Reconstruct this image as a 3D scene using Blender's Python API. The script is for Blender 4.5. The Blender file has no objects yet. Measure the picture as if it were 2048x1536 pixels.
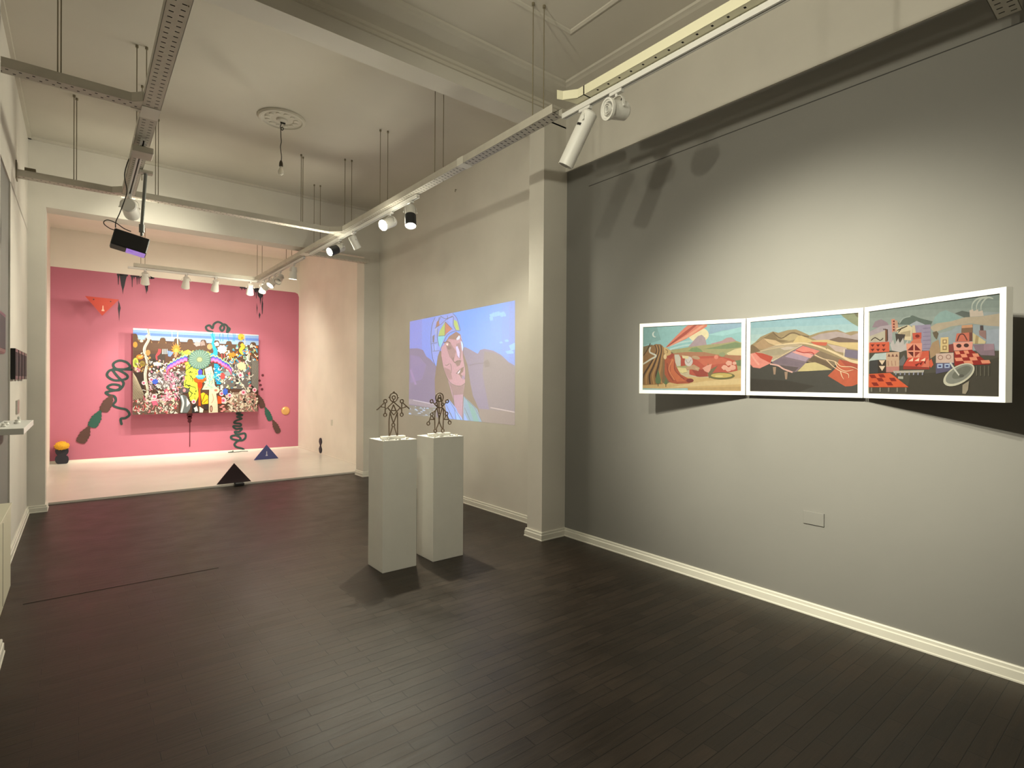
import bpy, math, random
from math import sin, cos, pi, radians, atan2, sqrt
from mathutils import Vector as V, Matrix

S = bpy.context.scene
COL = S.collection

# ------------------------------------------------------------------ camera
FPX = 1082.0
CAM = V((0.0, 0.0, 1.55))
YAW, PITCH, ROLL = radians(38.63), radians(-0.215), radians(0.373)
fw = V((sin(YAW) * cos(PITCH), cos(YAW) * cos(PITCH), sin(PITCH)))
rt0 = V((cos(YAW), -sin(YAW), 0.0))
up0 = rt0.cross(fw)
RT = rt0 * cos(ROLL) + up0 * sin(ROLL)
UP = up0 * cos(ROLL) - rt0 * sin(ROLL)
cd = bpy.data.cameras.new('camera')
cd.sensor_fit = 'HORIZONTAL'
cd.sensor_width = 36.0
cd.lens = FPX * 36.0 / 2048.0
cd.clip_start = 0.02
cam = bpy.data.objects.new('camera', cd)
COL.objects.link(cam)
m3 = Matrix((RT, UP, -fw)).transposed()
cam.matrix_world = Matrix.Translation(CAM) @ m3.to_4x4()
S.camera = cam

# ------------------------------------------------------------------ world, exposure
w = bpy.data.worlds.new('world')
S.world = w
w.use_nodes = True
w.node_tree.nodes['Background'].inputs[0].default_value = (0.02, 0.02, 0.02, 1)
w.node_tree.nodes['Background'].inputs[1].default_value = 1.0
S.view_settings.view_transform = 'Standard'
S.view_settings.look = 'None'
S.view_settings.gamma = 1.0
S.view_settings.use_curve_mapping = False
S.view_settings.exposure = 0.9

WARM = (1.0, 0.95, 0.75)
# power of every lit spotlight: (watts)
PW = dict(trip=285, ped=190, leftwall=85, mural=76, ring=85, near=60, mid=50, fill_wash=160)


# ------------------------------------------------------------------ helpers
def ray(u, v):
    return fw + RT * ((u - 1024) / FPX) + UP * ((768 - v) / FPX)


def hit(u, v, P0, n):
    """point of the plane (P0, n) that is seen at u, v of the photograph"""
    d = ray(u, v)
    return CAM + d * ((V(P0) - CAM).dot(n) / d.dot(n))


def lin(c):
    return tuple((x / 255 / 12.92 if x / 255 <= 0.04045 else ((x / 255 + 0.055) / 1.055) ** 2.4) for x in c[:3])


def tag(o, label=None, cat=None, group=None, kind=None):
    if label: o['label'] = label
    if cat: o['category'] = cat
    if group: o['group'] = group
    if kind: o['kind'] = kind
    return o


def empty(name, loc, label=None, cat=None, group=None):
    o = bpy.data.objects.new(name, None)
    o.empty_display_size = 0.05
    COL.objects.link(o)
    o.location = loc
    return tag(o, label, cat, group)


def frame_of(d):
    d = V(d).normalized()
    a = V((0, 0, 1)) if abs(d.z) < 0.9 else V((1, 0, 0))
    x = a.cross(d).normalized()
    return x, d.cross(x), d


class MB:
    def __init__(self):
        self.v, self.f, self.m, self.c = [], [], [], []

    def face(self, pts, m=0, col=None):
        i = len(self.v)
        self.v += [V(p) for p in pts]
        self.f.append(list(range(i, i + len(pts))))
        self.m.append(m)
        self.c.append(col)

    def mesh(self, vs, fs, m=0, col=None):
        i = len(self.v)
        self.v += [V(p) for p in vs]
        for f in fs:
            self.f.append([i + k for k in f])
            self.m.append(m)
            self.c.append(col)

    def box(self, a, b, m=0, M=None, bev=0.0):
        x0, y0, z0 = [min(p, q) for p, q in zip(a, b)]
        x1, y1, z1 = [max(p, q) for p, q in zip(a, b)]
        if bev <= 0:
            vs = [(x, y, z) for z in (z0, z1) for y in (y0, y1) for x in (x0, x1)]
            fs = [(0, 2, 3, 1), (4, 5, 7, 6), (0, 1, 5, 4), (2, 6, 7, 3), (0, 4, 6, 2), (1, 3, 7, 5)]
        else:
            e = bev
            r = [(x0 + e, y0), (x1 - e, y0), (x1, y0 + e), (x1, y1 - e), (x1 - e, y1), (x0 + e, y1), (x0, y1 - e), (x0, y0 + e)]
            ri = [(x0 + e, y0 + e), (x1 - e, y0 + e), (x1 - e, y0 + e), (x1 - e, y1 - e), (x1 - e, y1 - e), (x0 + e, y1 - e), (x0 + e, y1 - e), (x0 + e, y0 + e)]
            vs = [(x, y, z0) for x, y in ri] + [(x, y, z0 + e) for x, y in r] + [(x, y, z1 - e) for x, y in r] + [(x, y, z1) for x, y in ri]
            fs = [tuple(range(7, -1, -1)), tuple(range(24, 32))]
            for k in range(3):
                for j in range(8):
                    q = (j + 1) % 8
                    fs.append((k * 8 + j, k * 8 + q, k * 8 + 8 + q, k * 8 + 8 + j))
        if M is not None:
            vs = [M @ V(p) for p in vs]
        self.mesh(vs, fs, m)
        return self

    def tube(self, pts, r, n=8, m=0, closed=False, cap=True):
        pts = [V(p) for p in pts]
        if len(pts) < 2: return self
        rs = r if isinstance(r, (list, tuple)) else [r] * len(pts)
        N = len(pts)
        tang = []
        for i in range(N):
            a = pts[(i - 1) % N] if (closed or i > 0) else pts[i]
            b = pts[(i + 1) % N] if (closed or i < N - 1) else pts[i]
            t = b - a
            tang.append(t.normalized() if t.length > 1e-9 else V((0, 0, 1)))
        x, y, _ = frame_of(tang[0])
        vs = []
        for i in range(N):
            t = tang[i]
            x = (x - t * x.dot(t)).normalized()
            y = t.cross(x)
            for k in range(n):
                a = 2 * pi * k / n
                vs.append(pts[i] + (x * cos(a) + y * sin(a)) * rs[i])
        fs = []
        for i in range(N if closed else N - 1):
            j = (i + 1) % N
            for k in range(n):
                q = (k + 1) % n
                fs.append((i * n + k, i * n + q, j * n + q, j * n + k))
        if not closed and cap:
            fs.append(tuple(range(n - 1, -1, -1)))
            fs.append(tuple((N - 1) * n + k for k in range(n)))
        self.mesh(vs, fs, m)
        return self

    def lathe(self, prof, c, d, n=32, m=0):
        """prof: list of (radius, height along d)"""
        x, y, z = frame_of(d)
        c = V(c)
        vs, fs = [], []
        for r, h in prof:
            for k in range(n):
                a = 2 * pi * k / n
                vs.append(c + z * h + (x * cos(a) + y * sin(a)) * max(r, 1e-5))
        for i in range(len(prof) - 1):
            for k in range(n):
                q = (k + 1) % n
                fs.append((i * n + k, i * n + q, (i + 1) * n + q, (i + 1) * n + k))
        self.mesh(vs, fs, m)
        return self

    def prism(self, poly, ext, m=0):
        poly = [V(p) for p in poly]
        ext = V(ext)
        n = len(poly)
        vs = poly + [p + ext for p in poly]
        fs = [tuple(range(n)), tuple(range(2 * n - 1, n - 1, -1))]
        for i in range(n):
            j = (i + 1) % n
            fs.append((i, n + i, n + j, j))
        self.mesh(vs, fs, m)
        return self

    def build(self, name, mats, parent=None, origin=None, smooth=False, fix=True):
        if not isinstance(mats, (list, tuple)): mats = [mats]
        if origin is None:
            origin = parent.location if parent is not None else V((0, 0, 0))
        origin = V(origin)
        me = bpy.data.meshes.new(name)
        me.from_pydata([tuple(p - origin) for p in self.v], [], self.f)
        for mt in mats: me.materials.append(mt)
        me.polygons.foreach_set('material_index', self.m)
        if any(c is not None for c in self.c):
            ca = me.color_attributes.new('Paint', 'FLOAT_COLOR', 'CORNER')
            buf = []
            for f, c in zip(self.f, self.c):
                if c is None: c = (0.5, 0.5, 0.5)
                if isinstance(c[0], (tuple, list)):
                    for k in range(len(f)): buf += [*c[k], 1.0]
                else:
                    buf += [*c, 1.0] * len(f)
            ca.data.foreach_set('color', buf)
        if smooth:
            me.polygons.foreach_set('use_smooth', [True] * len(me.polygons))
        me.update()
        if fix and not any(c is not None for c in self.c):
            import bmesh
            bm = bmesh.new(); bm.from_mesh(me)
            bmesh.ops.remove_doubles(bm, verts=bm.verts, dist=1e-5)
            bmesh.ops.recalc_face_normals(bm, faces=bm.faces)
            bm.to_mesh(me); bm.free()
        if smooth:
            try: me.set_sharp_from_angle(angle=radians(35))
            except Exception: pass
        o = bpy.data.objects.new(name, me)
        COL.objects.link(o)
        if parent is not None:
            o.parent = parent
            o.location = origin - V(parent.location)
        else:
            o.location = origin
        return o


# ------------------------------------------------------------------ materials
def pbr(name, col, rough=0.5, metal=0.0, var=0.0, vscale=3.0, bump=0.0, bscale=60.0, emit=None, es=0.0, spec=0.5):
    m = bpy.data.materials.new(name)
    m.use_nodes = True
    nt = m.node_tree
    b = nt.nodes['Principled BSDF']
    b.inputs['Roughness'].default_value = rough
    b.inputs['Metallic'].default_value = metal
    b.inputs['Specular IOR Level'].default_value = spec
    tc = nt.nodes.new('ShaderNodeTexCoord')
    c = col
    if var > 0:
        nz = nt.nodes.new('ShaderNodeTexNoise')
        nz.inputs['Scale'].default_value = vscale
        nz.inputs['Detail'].default_value = 6
        nt.links.new(tc.outputs['Object'], nz.inputs['Vector'])
        rp = nt.nodes.new('ShaderNodeValToRGB')
        rp.color_ramp.elements[0].position = 0.3
        rp.color_ramp.elements[1].position = 0.7
        rp.color_ramp.elements[0].color = (*[x * (1 - var) for x in c], 1)
        rp.color_ramp.elements[1].color = (*[min(1, x * (1 + var * 0.5)) for x in c], 1)
        nt.links.new(nz.outputs['Fac'], rp.inputs['Fac'])
        nt.links.new(rp.outputs['Color'], b.inputs['Base Color'])
    else:
        b.inputs['Base Color'].default_value = (*c, 1)
    if bump > 0:
        n2 = nt.nodes.new('ShaderNodeTexNoise')
        n2.inputs['Scale'].default_value = bscale
        n2.inputs['Detail'].default_value = 4
        nt.links.new(tc.outputs['Object'], n2.inputs['Vector'])
        bp = nt.nodes.new('ShaderNodeBump')
        bp.inputs['Strength'].default_value = bump
        bp.inputs['Distance'].default_value = 0.002
        nt.links.new(n2.outputs['Fac'], bp.inputs['Height'])
        nt.links.new(bp.outputs['Normal'], b.inputs['Normal'])
    if emit:
        b.inputs['Emission Color'].default_value = (*emit, 1)
        b.inputs['Emission Strength'].default_value = es
    return m


def paint_mat(name, rough=0.6, emit=0.0, dim=1.0):
    m = bpy.data.materials.new(name)
    m.use_nodes = True
    nt = m.node_tree
    b = nt.nodes['Principled BSDF']
    b.inputs['Roughness'].default_value = rough
    b.inputs['Specular IOR Level'].default_value = 0.25
    at = nt.nodes.new('ShaderNodeAttribute')
    at.attribute_name = 'Paint'
    nz = nt.nodes.new('ShaderNodeTexNoise')
    nz.inputs['Scale'].default_value = 40
    tc = nt.nodes.new('ShaderNodeTexCoord')
    nt.links.new(tc.outputs['Object'], nz.inputs['Vector'])
    mr = nt.nodes.new('ShaderNodeMapRange')
    mr.inputs['To Min'].default_value = 0.86 * dim
    mr.inputs['To Max'].default_value = 1.12 * dim
    nt.links.new(nz.outputs['Fac'], mr.inputs['Value'])
    vm = nt.nodes.new('ShaderNodeVectorMath')
    vm.operation = 'SCALE'
    nt.links.new(at.outputs['Color'], vm.inputs[0])
    nt.links.new(mr.outputs['Result'], vm.inputs['Scale'])
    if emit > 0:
        # a projected picture: the projector's light is put into the sheet as emission
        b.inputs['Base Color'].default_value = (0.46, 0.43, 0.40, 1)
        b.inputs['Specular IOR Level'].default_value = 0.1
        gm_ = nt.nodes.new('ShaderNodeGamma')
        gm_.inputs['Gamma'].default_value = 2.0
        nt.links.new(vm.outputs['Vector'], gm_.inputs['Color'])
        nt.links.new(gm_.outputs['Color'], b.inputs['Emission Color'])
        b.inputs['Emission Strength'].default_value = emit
    else:
        nt.links.new(vm.outputs['Vector'], b.inputs['Base Color'])
    return m


def floor_mat():
    m = bpy.data.materials.new('dark_planks')
    m.use_nodes = True
    nt = m.node_tree
    b = nt.nodes['Principled BSDF']
    tc = nt.nodes.new('ShaderNodeTexCoord')
    br = nt.nodes.new('ShaderNodeTexBrick')
    br.offset = 0.37
    br.inputs['Scale'].default_value = 1.0
    br.inputs['Brick Width'].default_value = 0.42
    br.inputs['Row Height'].default_value = 0.072
    br.inputs['Mortar Size'].default_value = 0.0022
    br.inputs['Mortar Smooth'].default_value = 0.3
    br.inputs['Bias'].default_value = 0.0
    br.inputs['Color1'].default_value = (0.019, 0.0130, 0.0085, 1)
    br.inputs['Color2'].default_value = (0.030, 0.0205, 0.0140, 1)
    br.inputs['Mortar'].default_value = (0.006, 0.004, 0.003, 1)
    nt.links.new(tc.outputs['Object'], br.inputs['Vector'])
    mp = nt.nodes.new('ShaderNodeMapping')
    mp.inputs['Scale'].default_value = (3.0, 40.0, 1.0)
    nt.links.new(tc.outputs['Object'], mp.inputs['Vector'])
    nz = nt.nodes.new('ShaderNodeTexNoise')
    nz.inputs['Scale'].default_value = 1.0
    nz.inputs['Detail'].default_value = 8
    nz.inputs['Roughness'].default_value = 0.7
    nt.links.new(mp.outputs['Vector'], nz.inputs['Vector'])
    n3 = nt.nodes.new('ShaderNodeTexNoise')
    n3.inputs['Scale'].default_value = 3.5
    n3.inputs['Detail'].default_value = 9
    nt.links.new(tc.outputs['Object'], n3.inputs['Vector'])
    mr = nt.nodes.new('ShaderNodeMapRange')
    mr.inputs['From Min'].default_value = 0.3
    mr.inputs['From Max'].default_value = 0.7
    mr.inputs['To Min'].default_value = 0.65
    mr.inputs['To Max'].default_value = 1.4
    nt.links.new(nz.outputs['Fac'], mr.inputs['Value'])
    mr2 = nt.nodes.new('ShaderNodeMapRange')
    mr2.inputs['From Min'].default_value = 0.3
    mr2.inputs['From Max'].default_value = 0.7
    mr2.inputs['To Min'].default_value = 0.8
    mr2.inputs['To Max'].default_value = 1.25
    nt.links.new(n3.outputs['Fac'], mr2.inputs['Value'])
    mu = nt.nodes.new('ShaderNodeMath'); mu.operation = 'MULTIPLY'
    nt.links.new(mr.outputs['Result'], mu.inputs[0])
    nt.links.new(mr2.outputs['Result'], mu.inputs[1])
    vm = nt.nodes.new('ShaderNodeVectorMath'); vm.operation = 'SCALE'
    nt.links.new(br.outputs['Color'], vm.inputs[0])
    nt.links.new(mu.outputs['Value'], vm.inputs['Scale'])
    nt.links.new(vm.outputs['Vector'], b.inputs['Base Color'])
    rr = nt.nodes.new('ShaderNodeMapRange')
    rr.inputs['To Min'].default_value = 0.28
    rr.inputs['To Max'].default_value = 0.50
    mxr = nt.nodes.new('ShaderNodeMath'); mxr.operation = 'MULTIPLY_ADD'
    nt.links.new(n3.outputs['Fac'], mxr.inputs[0]); mxr.inputs[1].default_value = 1.1
    sb = nt.nodes.new('ShaderNodeMath'); sb.operation = 'SUBTRACT'
    nt.links.new(nz.outputs['Fac'], sb.inputs[0]); sb.inputs[1].default_value = 0.55
    nt.links.new(sb.outputs['Value'], mxr.inputs[2])
    nt.links.new(mxr.outputs['Value'], rr.inputs['Value'])
    nt.links.new(rr.outputs['Result'], b.inputs['Roughness'])
    b.inputs['Specular IOR Level'].default_value = 0.31
    # relief: joints and worn grain
    ad = nt.nodes.new('ShaderNodeMath'); ad.operation = 'MULTIPLY_ADD'
    nt.links.new(nz.outputs['Fac'], ad.inputs[0])
    ad.inputs[1].default_value = 0.45
    inv = nt.nodes.new('ShaderNodeMath'); inv.operation = 'SUBTRACT'
    inv.inputs[0].default_value = 1.0
    nt.links.new(br.outputs['Fac'], inv.inputs[1])
    nt.links.new(inv.outputs['Value'], ad.inputs[2])
    bp = nt.nodes.new('ShaderNodeBump')
    bp.inputs['Strength'].default_value = 0.5
    bp.inputs['Distance'].default_value = 0.0045
    nt.links.new(ad.outputs['Value'], bp.inputs['Height'])
    nt.links.new(bp.outputs['Normal'], b.inputs['Normal'])
    return m


M = dict(
    white_wall=pbr('white_wall_paint', (0.66, 0.63, 0.57), 0.75, var=0.07, vscale=1.6, bump=0.35, bscale=14),
    alcove_wall=pbr('alcove_wall_paint', (0.88, 0.82, 0.74), 0.7, var=0.05, vscale=1.8, bump=0.2, bscale=14),
    pink=pbr('pink_paint', (0.52, 0.155, 0.235), 0.6, var=0.05, vscale=1.2),
    grey=pbr('grey_wall_paint', (0.205, 0.20, 0.186), 0.7, var=0.05, vscale=1.4, bump=0.25, bscale=18),
    ceil=pbr('ceiling_paint', (0.60, 0.565, 0.49), 0.8, var=0.06, vscale=1.1, bump=0.2, bscale=10),
    trim=pbr('trim_paint', (0.72, 0.70, 0.62), 0.45, var=0.04, vscale=5),
    floor=floor_mat(),
    wfloor=pbr('white_floor_paint', (0.72, 0.68, 0.62), 0.28, var=0.05, vscale=2.2),
    plinth=pbr('plinth_paint', (0.74, 0.73, 0.68), 0.5, var=0.03, vscale=6),
    frame=pbr('white_lacquer', (0.86, 0.85, 0.80), 0.4),
    tray=pbr('tray_steel_paint', (0.55, 0.52, 0.45), 0.5, metal=0.1, var=0.08, vscale=9),
    lit_tray=pbr('lit_tray_paint', (0.76, 0.73, 0.54), 0.45),  # tray paint made lighter and yellower, lamp light put into the colour
    wire=pbr('tray_shade_paint', (0.02, 0.018, 0.015), 0.7),  # near-black strip colour, shade painted in behind the tray slots
    rod=pbr('threaded_rod', (0.20, 0.17, 0.11), 0.6),
    track=pbr('white_track', (0.72, 0.71, 0.68), 0.35),
    dark=pbr('dark_groove', (0.03, 0.028, 0.025), 0.6),
    whitem=pbr('white_lamp_metal', (0.74, 0.73, 0.69), 0.4),
    blackm=pbr('black_lamp_metal', (0.015, 0.016, 0.02), 0.4),
    lens=pbr('lit_lens', (0.9, 0.9, 0.85), 0.3, emit=(1.0, 0.92, 0.68), es=18.0),
    unlit=pbr('unlit_reflector', (0.6, 0.6, 0.58), 0.15, metal=0.7),
    black=pbr('black_board', (0.012, 0.010, 0.012), 0.5),
    blackplastic=pbr('black_plastic', (0.012, 0.012, 0.013), 0.45),
    darkplastic=pbr('dark_grey_plastic', (0.05, 0.045, 0.05), 0.4),
    pole=pbr('grey_steel', (0.20, 0.21, 0.20), 0.4, metal=0.5),
    violet=pbr('projector_window', (0.25, 0.16, 0.35), 0.1, emit=(0.42, 0.22, 0.75), es=0.35),
    cable=pbr('black_cable', (0.02, 0.017, 0.012), 0.6),
    bakelite=pbr('brown_socket', (0.05, 0.035, 0.02), 0.5),
    iron=pbr('brown_iron', (0.17, 0.12, 0.08), 0.6, metal=0.0, var=0.2, vscale=40),
    teal=pbr('dark_teal_paint', (0.022, 0.055, 0.052), 0.6),
    green=pbr('dark_green_paint', (0.020, 0.090, 0.070), 0.6),
    brown=pbr('dark_brown_paint', (0.090, 0.040, 0.034), 0.6),
    maroon=pbr('maroon_paint', (0.12, 0.015, 0.03), 0.6),
    ink=pbr('black_ink_paint', (0.018, 0.018, 0.03), 0.55),
    red=pbr('red_board', (0.50, 0.045, 0.025), 0.5),
    redmark=pbr('pale_mark', (0.75, 0.45, 0.35), 0.5),
    blue=pbr('blue_board', (0.075, 0.085, 0.27), 0.5),
    whitemark=pbr('white_mark', (0.65, 0.65, 0.8), 0.5),
    darkboard=pbr('plum_black_board', (0.035, 0.018, 0.022), 0.5),
    yellow=pbr('yellow_wool', (0.80, 0.42, 0.03), 0.9, var=0.2, vscale=60, bump=0.9, bscale=120),
    gold=pbr('gold_disc', (0.78, 0.45, 0.16), 0.3, metal=0.4),
    shelf=pbr('white_shelf', (0.78, 0.78, 0.75), 0.4),
    cream=pbr('cream_cabinet', (0.60, 0.57, 0.44), 0.45),
    pframe=pbr('black_frame', (0.012, 0.010, 0.011), 0.3),
    purple=pbr('purple_picture', (0.015, 0.010, 0.018), 0.6),
    steel=pbr('steel_plate', (0.55, 0.55, 0.5), 0.3, metal=0.8),
    wood=pbr('brown_wood', (0.30, 0.20, 0.13), 0.5, var=0.15, vscale=8),
    crimson=pbr('clay_white', (0.75, 0.73, 0.68), 0.5),
    paint=paint_mat('painted_panel', 0.55, dim=0.42),
    canvas=paint_mat('painted_canvas', 0.55, dim=0.60),
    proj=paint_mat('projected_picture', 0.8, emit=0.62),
)
gm = bpy.data.materials.new('bulb_glass')
gm.use_nodes = True
g = gm.node_tree.nodes['Principled BSDF']
g.inputs['Base Color'].default_value = (0.9, 0.87, 0.78, 1)
g.inputs['Roughness'].default_value = 0.25
g.inputs['Transmission Weight'].default_value = 0.6
g.inputs['Alpha'].default_value = 1.0
M['glass'] = gm

# ------------------------------------------------------------------ the room
XL, XR = -0.47, 3.85          # left wall, right wall
YB, YF = -3.2, 8.33           # wall behind the camera, wall of the opening
ZC = 4.33
PY0, PY1 = 3.94, 4.16         # beam and pilasters
XG = 3.845                    # grey panel face
XU = 3.825                    # bulkhead above the grey panel
XLN = -0.350                  # left pilaster face
YA, YE = 8.62, 12.73          # alcove
XAL, XAR = -0.415, 3.92
ZS = 0.025                    # white floor slab
ZO = 3.553                    # opening height


def st(name, mb, mat, **k):
    return tag(mb.build(name, mat, **k), kind='structure')


def bx(*boxes):
    m = MB()
    for a, b in boxes: m.box(a, b)
    return m


st('floor', bx(((XL - .5, YB - .2, -0.12), (XR + .3, 8.76, 0))), M['floor'])
st('floor_alcove', bx(((XAL - .02, 8.76, -0.12), (XAR + .02, YE + .02, ZS))), M['wfloor'])
st('ceiling', bx(((XL - .5, YB - .2, ZC), (XR + .3, YF + .02, ZC + .15))), M['ceil'])
st('ceiling_alcove', bx(((XAL - .2, YA, 4.27), (XAR + .2, YE + .2, 4.4))), M['alcove_wall'])
st('trim_1', bx(((XL - .1, PY0, 4.105), (XR + .05, PY1, ZC + .02))), M['white_wall'])      # ceiling beam
st('wall_right', bx(((XG, YB, 0), (XR + .2, PY0 + .02, 3.70))), M['grey'])
st('wall_right_upper', bx(((XU, YB, 3.668), (XR + .2, PY0 + .02, ZC + .02))), M['white_wall'])
st('wall_right_middle', bx(((XR, PY1 - .02, 0), (XR + .2, YF + .02, ZC + .02))), M['white_wall'])
st('wall_pillar_right', bx(((3.532, PY0, 0), (XR + .05, PY1, 4.12))), M['white_wall'])
st('wall_pillar_left', bx(((XL - .1, PY0, 0), (XLN, PY1, 4.12))), M['white_wall'])
st('wall_left_front', bx(((XL - .3, YB, 0), (XL, PY0 + .01, ZC + .02))), M['white_wall'])
# left wall of the middle room: grey panel then white plaster
st('wall_left_grey', bx(((XL - .3, PY1 - .01, 0), (XL - 0.012, 6.36, 3.24))), M['grey'])
st('wall_left', bx(((XL - .3, 6.35, 0), (XL, YF + .02, 3.25)), ((XL - .3, PY1 - .01, 3.24), (XL, YF + .02, ZC + .02))), M['white_wall'])
st('wall_back', bx(((XL - .5, YB - .15, 0), (XR + .3, YB, ZC + .02))), M['white_wall'])
st('wall_front', bx(((XL - .3, YF, 0), (-0.312, YA, ZC + .1)), ((3.588, YF, 0), (XR + .3, YA, ZC + .1)),
                    ((-0.312, YF, ZO), (3.588, YA, ZC + .1))), M['white_wall'])
st('wall_alcove_left', bx(((XAL - .2, YA, -.1), (XAL, YE + .02, 4.3))), M['alcove_wall'])
st('wall_alcove_right', bx(((XAR, YA, -.1), (XAR + .2, YE + .02, 4.3))), M['alcove_wall'])
st('wall_alcove_back', bx(((XAL - .2, YE, -.1), (XAR + .2, YE + .2, 4.3))), M['alcove_wall'])
# pink paint of the back wall, rounded at its upper right corner
pk = [(XAL, 0.075), (XAR - .006, 0.052), (XAR - .006, 3.46), (XAR - .03, 3.53), (XAR - .09, 3.556), (XAL, 3.566)]
st('wall_alcove_pink', MB().prism([(x, YE - .001, z) for x, z in pk], (0, .003, 0)), M['pink'])

# picture rail groove of the grey panel: a thin strip of moulding
st('trim_2', bx(((XG - .002, YB, 3.446), (XG + .01, 3.64, 3.4515))), M['dark'])
# cornice of the near ceiling
mc = MB()
prof = [(0.0, 4.215), (0.018, 4.215), (0.022, 4.24), (0.04, 4.244), (0.05, 4.262), (0.16, 4.285), (0.28, 4.302), (0.30, 4.31), (0.325, 4.316), (0.34, ZC + .01), (0.0, ZC + .01)]
rx0, rx1, ry0, ry1 = XL, XU, YB, PY0
def ringpt(d, z): return [(rx0 + d, ry0 + d, z), (rx1 - d, ry0 + d, z), (rx1 - d, ry1 - d, z), (rx0 + d, ry1 - d, z)]
R4 = [ringpt(d, z) for d, z in prof]
for i in range(len(prof) - 1):
    for k in range(4):
        q = (k + 1) % 4
        mc.face([R4[i][k], R4[i][q], R4[i + 1][q], R4[i + 1][k]])
st('trim_3', mc, M['ceil'])
# panel moulding on the near ceiling
mp_ = MB()
pr = [(0.0, ZC + .002), (0.006, ZC - .008), (0.022, ZC - .013), (0.042, ZC - .006), (0.05, ZC + .002)]
bx0, bx1, by0, by1 = 0.35, 3.06, YB + .8, 3.11
def rp2(d, z): return [(bx0 + d, by0 + d, z), (bx1 - d, by0 + d, z), (bx1 - d, by1 - d, z), (bx0 + d, by1 - d, z)]
R5 = [rp2(d, z) for d, z in pr]
for i in range(len(pr) - 1):
    for k in range(4):
        q = (k + 1) % 4
        mp_.face([R5[i][k], R5[i][q], R5[i + 1][q], R5[i + 1][k]])
st('trim_4', mp_, M['ceil'])
# small cornice line over the opening
st('trim_5', bx(((XL, YF - .035, 4.30), (XR, YF + .01, ZC + .01)), ((XR - .03, PY1, 4.30), (XR + .01, YF, ZC + .01)), ((XL - .01, PY1, 4.30), (XL + .03, YF, ZC + .01))), M['ceil'])
# joint board in the old floor
st('trim_6', bx(((-0.3, 4.99, 0.0), (0.9, 4.997, 0.002))), pbr('joint_strip', (0.02, 0.014, 0.01), 0.6))

BH = 0.082
def skirting(name, pts, mat):
    """two-step skirting following a polyline on the floor, room on the left of the path"""
    m = MB()
    pf = [(0.0, BH), (0.010, BH), (0.014, BH - .006), (0.014, BH - .022), (0.020, BH - .028), (0.020, 0.012), (0.024, 0.008), (0.024, 0.0)]
    P = [V((x, y, 0)) for x, y in pts]
    n = len(P)
    offs = []
    for i in range(n):
        dirs = []
        if i > 0: dirs.append((P[i] - P[i - 1]).normalized())
        if i < n - 1: dirs.append((P[i + 1] - P[i]).normalized())
        nn = [V((-d.y, d.x, 0)) for d in dirs]
        if len(nn) == 2:
            s = (nn[0] + nn[1]).normalized()
            offs.append(s / max(0.3, s.dot(nn[0])))
        else:
            offs.append(nn[0])
    rows = [[P[i] + offs[i] * d + V((0, 0, z)) for i in range(n)] for d, z in pf]
    for a in range(len(pf) - 1):
        for i in range(n - 1):
            m.face([rows[a][i], rows[a][i + 1], rows[a + 1][i + 1], rows[a + 1][i]])
    for i in (0, n - 1):
        m.face([rows[a][i] for a in range(len(pf))] + [P[i]])
    return st(name, m, mat)


skirting('baseboard_right', [(XG, YB), (XG, PY0), (3.532, PY0), (3.532, PY1), (XR, PY1), (XR, YF), (3.588, YF), (3.588, YA)], M['trim'])
skirting('baseboard_left', [(-0.312, YA), (-0.312, YF), (XL, YF), (XL, 5.53)], M['trim'])
skirting('baseboard_left_front', [(XL, PY1), (XLN, PY1), (XLN, PY0), (XL, PY0), (XL, YB)], M['trim'])
st('baseboard_alcove', bx(((XAL, YE - .012, ZS), (XAR, YE, 0.05)), ((XAR - .008, YA, ZS), (XAR, YE, 0.05))), M['alcove_wall'])
st('trim_7', bx(((XAL - .01, 8.8, ZS), (XAL + .012, 10.4, 0.60))), M['wood'])

# ------------------------------------------------------------------ ceiling trays
TB, TT = 3.44, 3.50           # underside and rim of the trays
TW = 0.098

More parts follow.
